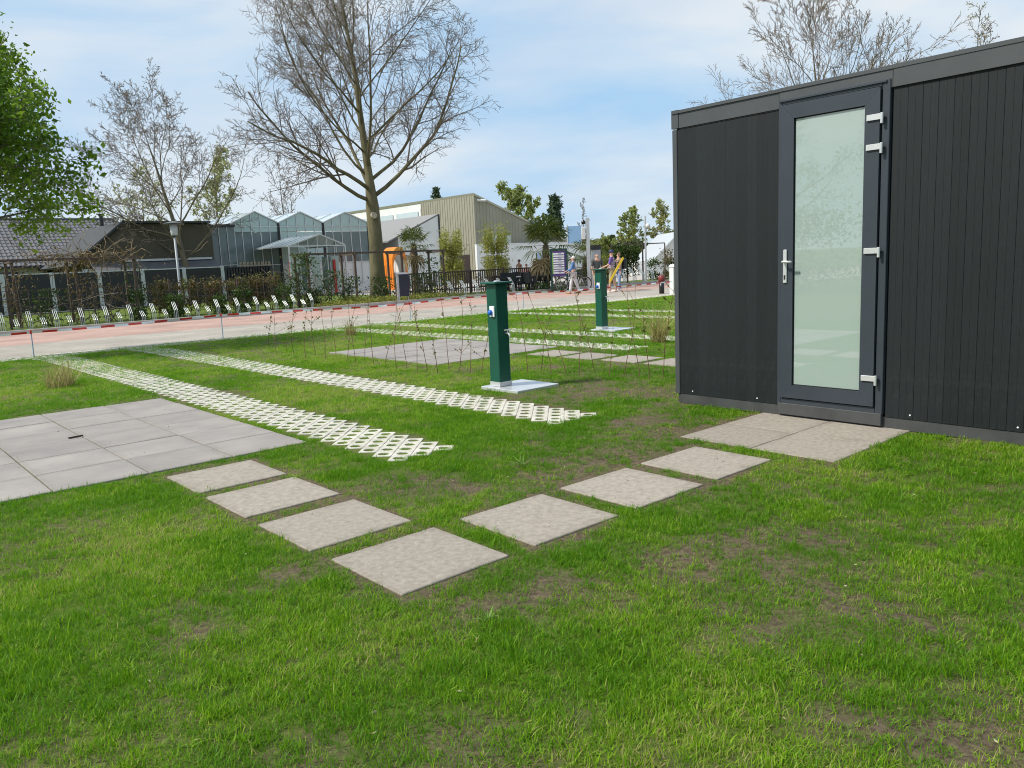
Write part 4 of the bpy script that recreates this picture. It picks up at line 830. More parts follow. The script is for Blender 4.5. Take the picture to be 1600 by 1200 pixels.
# bicycle racks
def rack(h, L_):
    r = thing('bike_rack', '', '', (0, 0, 0)); 
    for u in (-.055, 0, .055): MB().tube([(u, 0, 0), (u, 0, h*.52), (u, .03, h*.58), (u, L_, h)], .011, 5).build('bar', M_galv, r)
    MB().tube([(-.06, L_, h), (.06, L_, h)], .013, 6).build('cross_bar', M_galv, r); MB().box(-.12, .12, -.03, .05, 0, .025).build('foot', M_galv, r); return r
hi, lo = rack(.60, .24), rack(.36, .24); used = set()
def put(proto, x, y, label, group, z=-.148, s=1.0):
    o = proto if proto.name not in used else copy_tree(proto); used.add(proto.name); o.location = F(x, y, z); o.scale = (s, s, s); tag(o, label, 'bike rack', group); return o
for i in range(15):
    put(hi, 4.45+.78*i, 30.05, 'tall bent-bar bicycle rack in the row in front of the trellis hedge', 'tall racks in front of the trellis hedge')
    if i < 14: put(lo, 4.45+.39+.78*i, 29.95, 'low bent-bar bicycle rack between two tall ones before the trellis hedge', 'low racks in front of the trellis hedge')
put(lo, 4.06, 29.95, 'low bent-bar bicycle rack between two tall ones before the trellis hedge', 'low racks in front of the trellis hedge')
for i in range(6): put(hi, 22.1+.75*i, 29.4, 'bent-bar bicycle rack in the short row past the litter bin', 'racks past the litter bin', s=1.25)
for i in range(9): put(hi, 33.2+.82*i, 29.3, 'bent-bar bicycle rack in the row by the ivy screen', 'racks by the ivy screen', s=1.5)
bed = tag(MB().box(3.6, 16.2, 29.6, 30.5, -.2, -.146).build('rack_paving', mat('dark_paving', (0.10, 0.10, 0.10), 0.9, var=0.2), None, rz=RZ), kind='structure')
# barrier tape on thin sticks
M_tr = mat('tape_red', (0.62, 0.035, 0.02), 0.45); M_tw = mat('tape_white', (0.82, 0.82, 0.82), 0.45); YT = 18.15
tp = [(-60, 529), (0, 524), (48, 519.5), (120, 514), (200, 507), (280, 499), (345, 492.5), (430, 487), (500, 484), (570, 480), (640, 474.5), (700, 467), (766, 462.5), (817, 458), (880, 455), (940, 450), (1000, 445), (1060, 439)]
tq = [ony(a, b, YT) for a, b in tp]; tx = np.array([q[0] for q in tq]); tz = np.array([q[1] for q in tq])
tape = thing('barrier_tape', 'red and white barrier tape strung low along the near road edge', 'barrier tape', (0, 0, 0), RZ)
x = tx[0]; k = 0
while x < tx[-1]:
    mb = MB(); n = 4; w = .27; pr = [(x+w*j/n) for j in range(n+1)]
    for j, u in enumerate(pr):
        z = float(np.interp(u, tx, tz)); tw = .5*math.sin(u*1.7)+.25*math.sin(u*5.1); dy, dz = .023*math.sin(tw), .023*math.cos(tw)
        mb.v += [(u, YT-dy, z-dz), (u, YT+dy, z+dz), (u, YT+dy+.002, z+dz), (u, YT-dy+.002, z-dz)]
    for j in range(n):
        b0 = 4*j; mb.f += [(b0, b0+4, b0+5, b0+1), (b0+2, b0+6, b0+7, b0+3), (b0+1, b0+5, b0+6, b0+2), (b0+3, b0+7, b0+4, b0)]
    mb.build('tape_stripe', M_tr if k % 2 else M_tw, tape); x += w; k += 1
M_stick = mat('blue_grey_stick', (0.28, 0.40, 0.50), 0.5)
for px, lab in ((48, 'thin blue-grey stick holding the barrier tape at the end of the long paver strip'), (345, 'thin blue-grey stick holding the barrier tape opposite the lamp post'), (640, 'thin stick holding the barrier tape opposite the litter bin'), (817, 'thin blue-grey stick holding the barrier tape opposite the palms')):
    u, z = ony(px, float(np.interp(px, [a for a, b in tp], [b for a, b in tp])), YT); t_ = thing('tape_stick', lab, 'stick', F(u, YT, gz(YT)), RZ)
    MB().tube([(0, 0, 0), (.005, 0, z-gz(YT)+.04)], .011, 6).build('rod', M_stick, t_); MB().tube([(0, 0, z-gz(YT)-.03), (0, 0, z-gz(YT)+.045)], .02, 6).build('clip', M_tr, t_)
# lamp post
lp = thing('lamp_post', 'slim grey lamp post with a flat-hatted lantern behind the bicycle racks', 'lamp post', F(11.27, 33.4, ZB))
MB().lathe([(.085, 0), (.085, .95), (.055, 1.05), (.045, 3.15)], 12).build('pole', mat('lamp_grey', (0.33, 0.35, 0.37), 0.5), lp, smooth=True)
MB().lathe([(.10, 3.15), (.13, 3.2), (.155, 3.62)], 12).build('lantern_glass', mat('lantern_glass', (0.5, 0.52, 0.52), 0.3), lp, smooth=True)
MB().lathe([(.05, 3.12), (.11, 3.14), (.11, 3.19)], 12).build('collar', M_black, lp); MB().lathe([(.36, 3.63), (.37, 3.66), (.12, 3.72), (.03, 3.74)], 16).build('hat', mat('lamp_hat', (0.13, 0.14, 0.15), 0.5), lp)
# litter bin
lb = thing('litter_bin', 'dark blue hooded litter bin hung on a pale post beside the tall tree', 'litter bin', F(18.76, 28.4, ZB), .25)
M_navy = mat('navy_plastic', (0.012, 0.016, 0.035), 0.4)
MB().bevbox(-.27, -.15, -.06, .06, 0, 1.27, .01).build('post', M_zinc, lb)
MB().prism([(-.14, .28), (.22, .28), (.25, 1.0), (.24, 1.20), (-.14, 1.20)], -.19, .19, 'y').build('body', M_navy, lb)
MB().prism([(-.27, 1.203), (.22, 1.203), (.18, 1.27), (-.27, 1.285)], -.2, .2, 'y').build('hood', M_zinc, lb); MB().box(-.04, .16, -.2, -.192, .98, 1.12).build('slot', M_black, lb); MB().tube([(.19, 0, 0), (.19, 0, .28)], .02, 6).build('leg', M_zinc, lb)
# bollard, white gatepost
bo = thing('bollard', 'short dark bollard with a dark red cap at the road edge', 'bollard', F(24.7, 19.4, gz(19.4)), 0)
MB().lathe([(.10, 0), (.10, .46)], 14).build('shaft', M_black, bo, smooth=True); MB().lathe([(.135, .462), (.135, .62), (.10, .70), (.03, .72)], 14).build('cap', mat('dark_red_cap', (0.18, 0.02, 0.02), 0.5), bo, smooth=True)
gp = thing('gate_post', 'thick white post standing at the road edge by the cabin corner', 'post', G(1052, 461, -.12), RZ); MB().bevbox(-.1, .1, -.1, .1, 0, 1.02, .015).build('shaft', M_white, gp); MB().prism([(-.12, 1.022), (.12, 1.022), (0, 1.12)], -.12, .12, 'y').build('cap', M_white, gp)

# ------------------------------------------------------------------ planting behind the racks
M_vine = leafmat('dry_vine_leaf', (0.13, 0.085, 0.04), (0.22, 0.17, 0.06), 0.2); M_climb = leafmat('climber_leaf', (0.022, 0.052, 0.012), (0.085, 0.135, 0.024), 0.3)
M_mixh = leafmat('beech_leaf', (0.16, 0.085, 0.04), (0.13, 0.15, 0.035), 0.25, vscale=2); M_yell = leafmat('yellow_green_leaf', (0.14, 0.17, 0.03), (0.30, 0.29, 0.05), 0.3, vscale=3); M_bam = leafmat('bamboo_leaf', (0.27, 0.29, 0.06), (0.46, 0.46, 0.12), 0.4)
M_rust = mat('brown_steel', (0.085, 0.06, 0.045), 0.7, var=0.2)
def pergola(label, xs_, y, top, depth=1.2):
    p = thing('pergola', label, 'pergola', (0, 0, 0), RZ)
    for u in xs_:
        for q in (y, y+depth): MB().bevbox(u-.045, u+.045, q-.045, q+.045, ZB, top, .008).build('post', M_rust, p)
        MB().box(u-.05, u+.05, y-.15, y+depth+.15, top+.002, top+.07).build('cross_beam', M_rust, p)
    for q in (y, y+depth): MB().box(xs_[0]-.2, xs_[-1]+.2, q-.05, q+.05, top+.072, top+.13).build('long_beam', M_rust, p)
    return p
p1 = pergola('brown pergola with dry vines behind the row of bicycle racks', [3.2, 5.25, 7.2, 9.2], 32.0, 2.08)
p2 = pergola('dark steel pergola frame behind the tall bare tree', [16.1, 18.4, 20.9, 23.3], 31.6, 1.98)
def vine(label, x, y, h, w, m, n, seed, z0=0.0, group=None, size=.10):
    rg = np.random.default_rng(seed); t_ = thing('climbing_vine', label, 'vine', F(x, y, ZB), RZ, group); mb = MB()
    for i in range(6):
        p = [Vector((rg.normal()*.15, rg.normal()*.1, 0))]; d = Vector((rg.normal()*.2, rg.normal()*.1, 1))
        for k in range(7): d = (d+Vector(rg.normal(size=3))*.35).normalized(); d.z = abs(d.z); p.append(p[-1]+d*h/6.5)
        mb.tube(p, list(np.linspace(.022, .008, 8)), 4)
    mb.build('stems', M_twig, t_); c = np.stack([rg.normal(size=n)*w*.42, rg.normal(size=n)*.22, z0+rg.random(n)**.8*(h-z0)], 1); c[:, 0] += .25*w*np.sin(c[:, 2]*3+seed)
    lm = leaf_mesh(c, size, rg); lm.materials.append(m); ob('foliage', lm, t_)
for i, (x, h, w, m, n) in enumerate(((3.3, 1.6, .9, M_climb, 600), (5.3, 2.1, .8, M_vine, 260), (6.2, 1.3, .9, M_climb, 500), (7.2, 2.2, .7, M_vine, 300), (8.1, 1.4, .8, M_vine, 220), (9.2, 2.2, .6, M_climb, 180))):
    vine('climber with %s leaves on the brown pergola by the racks' % ('dark green' if m is M_climb else 'dry brown'), x, 31.85, h, w, m, n, 70+i, group='climbers on the brown pergola, %s' % ('green' if m is M_climb else 'brown'))
for i, (x, h, w, n) in enumerate(((15.6, 2.3, .8, 900), (17.0, 1.5, .7, 500), (17.9, 1.2, .7, 420), (19.5, 1.1, .9, 420), (22.6, 1.9, .7, 380), (21.9, 1.2, .8, 350))):
    vine('dark green climber at the steel pergola behind the tree', x, 31.4, h, w, M_climb, n, 90+i, group='climbers at the steel pergola')
rg = np.random.default_rng(77); dv = thing('dry_vine_tangle', 'tangle of dry brown vine stems lying over the brown pergola', 'vine', F(7.6, 32.6, 2.2), RZ); mb = MB()
for i in range(90):
    p = [Vector((rg.normal()*1.0, rg.normal()*.4, rg.random()*.2))]; d = Vector((rg.normal(), rg.normal()*.5, rg.normal()*.4))
    for k in range(5): d = (d+Vector(rg.normal(size=3))*.5-Vector((0, 0, .12))).normalized(); p.append(p[-1]+d*.22)
    mb.tube(p, [.012]*6, 3)
mb.build('stems', mat('dry_stem', (0.20, 0.145, 0.085), 0.9, var=0.3), dv)
lm = leaf_mesh(np.stack([rg.normal(size=500)*1.1, rg.normal(size=500)*.4, rg.normal(size=500)*.18], 1), .1, rg); lm.materials.append(M_vine); ob('foliage', lm, dv)
tr = thing('wire_trellis', 'thin dark wire trellis behind the row of bicycle racks', 'trellis', (0, 0, 0), RZ)
for i in range(45): MB().box(2.2+i*.3, 2.215+i*.3, 31.3, 31.315, ZB, 1.15).build('upright_wire', M_rust, tr)
for k in range(5): MB().box(2.2, 15.5, 31.285, 31.3, .05+k*.27, .065+k*.27).build('level_wire', M_rust, tr)
for i in range(6): MB().box(2.2+i*2.65, 2.25+i*2.65, 31.32, 31.37, ZB, 1.3).build('post', M_rust, tr)
for i, (x, w, h, n, m, lab) in enumerate(((10.6, 1.0, 1.3, 2200, M_mixh, 'brown and green beech hedge section beside the lamp post'), (12.6, 1.1, 1.25, 2200, M_mixh, 'brown and green beech hedge section in front of the plain fence panels'), (14.3, .8, 1.35, 2000, M_mixh, 'brown and green beech hedge section in front of the black paling'))):
    bush('hedge', lab, 'hedge', F(x, 32.0, ZB), w, .3, h, n, .09, m, z0=.15, rg=np.random.default_rng(120+i))
for i, (x, y, w, h, n, lab) in enumerate(((3.0, 30.9, .8, .7, 700, 'low dark shrub at the end of the bicycle racks'), (8.9, 31.1, .55, 1.15, 800, 'upright dark green shrub under the brown pergola'), (10.2, 31.0, .6, .9, 800, 'dark green shrub right beside the lamp post foot'), (11.9, 31.0, .5, .75, 600, 'small dark shrub past the lamp post'), (12.9, 31.1, .7, 1.0, 900, 'broad dark shrub in front of the beech hedge'), (14.6, 31.0, .6, 1.0, 800, 'dark shrub at the last tall racks'), (15.9, 30.9, .6, .8, 700, 'dark shrub between the racks and the planted bed'))):
    bush('shrub', lab, 'shrub', F(x, y, ZB), w*.55, .3, h, n, .085, M_climb, rg=np.random.default_rng(140+i))
rg = np.random.default_rng(150); c = np.stack([rg.uniform(15.6, 22.0, 9000), rg.uniform(28.3, 31.2, 9000), 0*rg.random(9000)], 1); c[:, 2] = ZB+(.06+.30*vnoise(c[:, 0], c[:, 1], 2.2, 40))*rg.random(9000)
lm = leaf_mesh(c, .085, rg, up=1.5); lm.materials.append(M_yell); tag(ob('ground_cover', lm, None, (0, 0, 0), RZ), 'low yellow-green ground cover in the bed around the tall tree', 'ground cover', kind='stuff')
# brown railing past the tree
ra = thing('railing', 'low brown slatted railing overgrown with hedge past the litter bin', 'railing', (0, 0, 0), RZ); xr0, xr1 = 21.3, 30.8
for i in range(64): MB().box(xr0+i*.15, xr0+.05+i*.15, 32.8, 32.83, ZB+.05, 1.0).build('slat', M_rust, ra)
for z in (.1, .95): MB().box(xr0, xr1, 32.832, 32.87, z, z+.07).build('rail', M_rust, ra)
for i in range(5): MB().box(xr0+i*2.3, xr0+.1+i*2.3, 32.872, 32.95, ZB, 1.1).build('post', M_rust, ra)
for i, x in enumerate((22.6, 24.9, 27.2)): bush('hedge', 'thin brownish hedge section growing through the low slatted railing', 'hedge', F(x, 33.1, ZB), .9, .25, 1.05, 500, .08, M_mixh, rg=np.random.default_rng(160+i), group='hedge sections in the railing')
for i, (px, top, w, lab) in enumerate(((706, 375, 17, 'feathery yellow-green bamboo clump in front of the hall corner'), (775, 366, 20, 'feathery yellow-green bamboo clump in front of the hall windows'))):
    b0 = at(px, 46); zt = zat(px, top, 46); ww = w*46/1237
    bush('bamboo', lab, 'bamboo', b0, ww*1.15, ww*1.15, (zt-ZB)*1.03, 4200, .17, M_bam, z0=.4, stems=16, rg=np.random.default_rng(170+i), rz=0, shell=.1, asp=.25)
# palms
M_ptr = mat('palm_trunk', (0.085, 0.06, 0.04), 0.95, col2=(0.16, 0.115, 0.075), vscale=14, bump=0.8, bscale=30); M_pf = leafmat('palm_frond', (0.06, 0.095, 0.018), (0.17, 0.20, 0.035), 0.25); M_pd = leafmat('dead_frond', (0.26, 0.19, 0.09), (0.36, 0.28, 0.14), 0.25)
def palm(label, base, H, R, n, seed, dead=10):
    rg = np.random.default_rng(seed); p = thing('palm', label, 'palm', base, 0)
    MB().lathe([(.20, -.05), (.16, .3), (.17, H*.5), (.20, H*.8), (.14, H)], 10).build('trunk', M_ptr, p)
    def frond(el, az, m, R=R):
        mb = MB(); d = Vector((math.cos(az)*math.cos(el), math.sin(az)*math.cos(el), math.sin(el))); s = Vector((-math.sin(az), math.cos(az), 0)); u = d.cross(s)
        o = Vector((0, 0, H-.05)); c = o+d*R*.5; mb.tube([o, o+d*R*.25, c], [.018, .013, .01], 4)
        for k in range(13):
            a = (k-6)/6*1.9; e_ = (d*math.cos(a)+s*math.sin(a)); L_ = R*.58*(1-.2*abs(k-6)/6)*rg.uniform(.9, 1.1); q = c+e_*L_*.6; t2 = c+e_*L_-Vector((0, 0, L_*.28)); nrm = e_.cross(u).normalized()*.024*R/1.0
            b0 = len(mb.v); mb.v += [tuple(c), tuple(q+nrm), tuple(t2), tuple(q-nrm)]; mb.f.append((b0, b0+1, b0+2, b0+3))
        mb.build('frond', m, p)
    for i in range(n): frond(rg.uniform(-.35, 1.35), i*2.4+rg.normal()*.2, M_pf)
    for i in range(dead): frond(rg.uniform(-1.4, -.95), i*2.4+rg.normal()*.3, M_pd)
b0 = G(855, 451); palm('tall palm with hanging dry fronds beside the information board', b0, zat(857, 382, b0.y)-ZB, 1.85, 30, 5, 12)
palm('short bushy palm between the lamp mast and the information board', at(915, 46), zat(915, 402, 46)-ZB, 1.4, 22, 6, 8)
b1 = at(648, 41); palm('small palm in front of the white annex wall', b1, zat(648, 383, 41)-ZB, 1.25, 22, 7, 6)
# information board
ib = thing('information_board', 'upright information board of white name strips in a dark green frame', 'sign', G(875, 455.5), -.05); s_ = ib.location.y/1237; zt = zat(876, 391, ib.location.y)-ZB; zb_ = zat(876, 428, ib.location.y)-ZB
M_dg = mat('dark_green_frame', (0.01, 0.05, 0.04), 0.4); w = 12*s_
for q in (-w, w): MB().box(q-.05, q+.05, -.05, .05, 0, zt).build('post', M_dg, ib)
MB().box(-w+.05, w-.05, -.03, .03, zb_-.1, zt-.04).build('panel', mat('purple_panel', (0.10, 0.05, 0.22), 0.4), ib); MB().box(-w-.05, w+.05, -.05, .05, zt+.001, zt+.08).build('head', M_dg, ib)
nb = 9; hh = (zt-.1-zb_)/nb
M_strip = mat('white_strip', (0.78, 0.79, 0.80), 0.4); M_text = mat('strip_print', (0.12, 0.12, 0.2), 0.6)
for i in range(nb):
    z0 = zb_+i*hh; st_ = MB().box(-w+.1, w-.12, -.045, -.031, z0+.02, z0+hh-.02).build('name_strip', M_strip, ib); MB().box(-w*.1, w*(.25+.3*((i*37) % 5)/5), -.0475, -.0455, z0+hh*.45, z0+hh*.62).build('print', M_text, st_)
MB().box(-w+.05, -w+.098, -.045, -.031, zb_, zt-.1).build('green_band', mat('lime_band', (0.25, 0.5, 0.1), 0.5), ib)
# masts, cabinet, banner
b2 = G(921, 453); ms = thing('light_mast', 'thick grey square mast with a camera beside the grey cabinet', 'mast', b2, 0); h2 = zat(922, 340, b2.y)-ZB
MB().bevbox(-.08, .08, -.08, .08, 0, h2, .01).build('shaft', M_zinc, ms); MB().bevbox(-.3, -.12, -.1, .1, h2-1.0, h2-.45, .02).build('floodlight', M_white, ms); MB().lathe([(.08, 0), (.1, .12), (.04, .22)], 10, (-.2, 0, h2-.3)).build('camera_dome', M_black, ms)
cb = thing('grey_cabinet', 'tall narrow grey steel cabinet with a dark top by the square mast', 'cabinet', at(931, b2.y+.4), 0); h3 = zat(931, 383, b2.y+.4)-ZB; MB().bevbox(-.22, .22, -.15, .15, 0, h3-.22, .01).build('body', mat('cabinet_grey', (0.40, 0.42, 0.44), 0.5), cb); MB().box(-.24, .24, -.17, .17, h3-.218, h3).build('top', M_darkroof, cb)
b3 = at(899, 52); bn = thing('blue_banner', 'plain light blue banner on a mast rising behind the short palm', 'banner', b3, 0); za_, zb2 = zat(899, 380, 52)-ZB, zat(899, 353, 52)-ZB
MB().box(-.42, .42, -.02, .02, za_, zb2).build('cloth', mat('banner_blue', (0.30, 0.48, 0.72), 0.6), bn); MB().tube([(-.46, 0, 0), (-.46, 0, zb2+.1)], .04, 6).build('pole', M_zinc, bn)
b4 = at(1009, 46); lm_ = thing('light_mast', 'thin grey mast with a round white lamp behind the ivy screen', 'mast', b4, 0); h4 = zat(1009, 337, 46)-ZB; MB().lathe([(.06, 0), (.045, h4)], 8).build('shaft', M_zinc, lm_); MB().lathe([(.02, 0), (.14, .1), (.14, .25), (.02, .33)], 12, (.15, 0, h4-.75)).build('lamp', M_white, lm_, smooth=True)
# ivy screen, tent, hedges by the cabin corner
b5 = at(980, 47); iv = thing('ivy_screen', 'tall screen frame covered in dark ivy beyond the bicycle racks', 'screen', b5, 0); wi = 24*47/1237; hi_ = zat(980, 383, 47)-ZB
for q in (-wi, 0, wi): MB().box(q-.04, q+.04, -.04, .04, 0, hi_).build('post', M_rust, iv)
MB().box(-wi, wi+1.3, -.03, .03, hi_+.001, hi_+.06).build('top_rail', M_rust, iv); rg = np.random.default_rng(181); c = np.stack([rg.uniform(-wi, wi*.75, 2600), rg.normal(size=2600)*.15, hi_*(.12+.88*rg.random(2600)**.7)], 1); lm = leaf_mesh(c, .12, rg); lm.materials.append(M_climb); ob('ivy', lm, iv)
MB().box(-.03, .03, -.03, .03, 0, hi_).build('post', M_rust, iv).location = (wi+1.3, 0, 0)
b6 = at(1060, 62); tn = thing('white_marquee', 'white marquee with a steep pale roof beyond the ivy screen', 'tent', b6, 0); k = 62/1237
MB().prism([(-62*k, 0), (-62*k, zat(1000, 408, 62)-ZB), (-40*k, zat(1020, 408, 62)-ZB), (0, zat(1060, 365, 62)-ZB), (60*k, zat(1060, 365, 62)-ZB), (60*k, 0)], 0, 9, 'y').build('canvas', M_white, tn)
MB().prism([(-42*k, zat(1018, 410, 62)-ZB-.1), (2*k, zat(1062, 363, 62)-ZB), (2*k, zat(1062, 361, 62)-ZB), (-43*k, zat(1017, 407, 62)-ZB-.1)], -.2, 9.1, 'y').build('roof_edge', M_zinc, tn)
bush('hedge', 'rounded dark evergreen hedge beside the white marquee', 'hedge', at(1032, 50), 1.0, .6, 1.35, 1500, .11, M_climb, rg=np.random.default_rng(190), rz=0)
bush('hedge', 'brownish beech hedge against the cabin corner beyond the road', 'hedge', at(1053, 49), .8, .5, 1.9, 1200, .1, M_mixh, rg=np.random.default_rng(191), rz=0)
bush('shrub', 'low dark shrub behind the parked bicycle', 'shrub', at(910, 43), .8, .5, 1.0, 900, .1, M_climb, rg=np.random.default_rng(192), rz=0)
bush('tall_grass', 'straw-yellow tall grass between the mast and the ivy screen', 'grass', at(948, 45), .35, .35, 1.7, 900, .22, M_bam, rg=np.random.default_rng(193), rz=0, shell=.1, asp=.12)
bush('shrub', 'low green planting at the foot of the tall palm', 'shrub', G(862, 455), .8, .5, .45, 700, .1, M_climb, rg=np.random.default_rng(194), rz=0)

# ------------------------------------------------------------------ trees farther off
def far_leafy(name, label, px, depth, top, wpx, m, seed, n=1800, size=.38, first=.25, group=None, minr=.02):
    rg = np.random.default_rng(seed); H = zat(px, top, depth)-ZB; wd = wpx*depth/1237
    br = grow(rg, H, H*.022, first, [13, 7, 4], [(30, 60), (25, 55), (30, 60)], [1, .5, .45], [7, 5, 4, 3], [0, .1, .15, .2], [0, .05, .03, .02], lambda f: wd*1.5*(1.15-1.0*abs(f-.5)))
    c = tips(br, 2, max(1, n//300), wd*.07, rg); tree(name, label, at(px, depth), br, minr=minr, leaves=leaf_mesh(c, size, rg), leaf_m=m, group=group)
def far_bare(label, px, depth, top, wpx, seed, first=.25, minr=.016):
    rg = np.random.default_rng(seed); H = zat(px, top, depth)-ZB; wd = wpx*depth/1237
    br = grow(rg, H, H*.02, first, [15, 8, 6], [(30, 58), (25, 55), (25, 60)], [1, .45, .45], [8, 6, 4, 3], [0, .1, .15, .18], [0, .05, .03, .02], lambda f: wd*1.15*(1.05-.75*(f-first))); tree('bare_tree', label, at(px, depth), br, minr=minr)
M_spring = leafmat('spring_leaf', (0.26, 0.28, 0.10), (0.42, 0.43, 0.17), 0.5, vscale=.3); M_fgreen = leafmat('far_leaf', (0.20, 0.25, 0.065), (0.38, 0.43, 0.13), 0.5, vscale=.3); M_pine = leafmat('pine_needle', (0.03, 0.06, 0.03), (0.09, 0.135, 0.055), 0.15, vscale=.5)
far_leafy('budding_tree', 'pale yellow-green budding tree behind the greenhouse roof', 345, 74, 252, 34, M_spring, 201, 2400, .22)
far_leafy('budding_tree', 'pale budding tree seen through the knotty bare tree', 232, 78, 285, 40, M_spring, 202, 1500, .22)
far_bare('fine leafless tree far behind the middle greenhouse gables', 452, 82, 250, 52, 203)
far_bare('slender leafless tree beside the pine beyond the palms', 911, 92, 312, 16, 204)
far_leafy('leafy_tree', 'light green broad tree behind the sloping hall roof', 798, 92, 298, 28, M_fgreen, 205, 3000, .34)
far_leafy('leafy_tree', 'smaller light green tree between the hall roof and the pine', 832, 96, 314, 18, M_fgreen, 206, 1500, .34)
far_leafy('leafy_tree', 'round light green tree above the ivy screen', 985, 84, 333, 17, M_fgreen, 207, 1200, .26, first=.45)
far_leafy('leafy_tree', 'taller thin-leaved tree between the ivy screen and the cabin corner', 1034, 84, 322, 17, M_spring, 208, 900, .26, first=.35)
far_leafy('leafy_tree', 'low dull green tree far behind the square mast', 948, 100, 386, 18, M_fgreen, 209, 900, .34)
def conifer(label, px, depth, top, wpx, seed, n=3800):
    rg = np.random.default_rng(seed); H = zat(px, top, depth)-ZB; wd = wpx*depth/1237; t_ = thing('pine_tree', label, 'tree', at(px, depth), 0); mb = MB(); mb.tube([(0, 0, 0), (.05, 0, H*.5), (0, 0, H*.98)], [H*.018, H*.012, .03], 8); c = []
    for i in range(60):
        z = H*(.3+.68*i/60); a = i*2.4; r = wd*(1-(z/H-.3)/.75)**.7*rg.uniform(.5, 1.1)*(.55 if z < H*.42 else 1); e_ = Vector((math.cos(a)*r, math.sin(a)*r, z+r*.15)); mb.tube([(0, 0, z), e_], [.05, .02], 4)
        k = n//60; q = rg.random(k)**.6; c.append(np.stack([e_.x*q, e_.y*q, z+r*.15*q], 1)+rg.normal(size=(k, 3))*np.array([.28, .28, .16])*wd*.45)
    mb.build('trunk', M_bark, t_); lm = leaf_mesh(np.concatenate(c), .34, rg, asp=.4); lm.materials.append(M_pine); ob('crown', lm, t_)
conifer('dark green pine tree behind the tall palm', 870, 86, 304, 22, 221); conifer('tip of a dark conifer showing over the hall roof', 688, 98, 290, 16, 222, 2600)
rg = np.random.default_rng(230); NW = 60000
az_ = rg.uniform(-1.15, 1.15, NW); dp = rg.uniform(125, 150, NW); topz = 1.8+2.6*vnoise(az_*30, dp*0, 1.0, 41)+1.2*vnoise(az_*110, dp*0, 1.0, 42); c = np.stack([dp*np.sin(az_), dp*np.cos(az_), topz*rg.random(NW)**.7], 1)
lm = leaf_mesh(c, .8, rg); lm.materials.append(leafmat('wood_leaf', (0.05, 0.07, 0.025), (0.14, 0.15, 0.055), 0.2, vscale=.08)); tag(ob('distant_wood', lm), 'far-off band of mixed trees on the horizon', 'trees', kind='stuff')

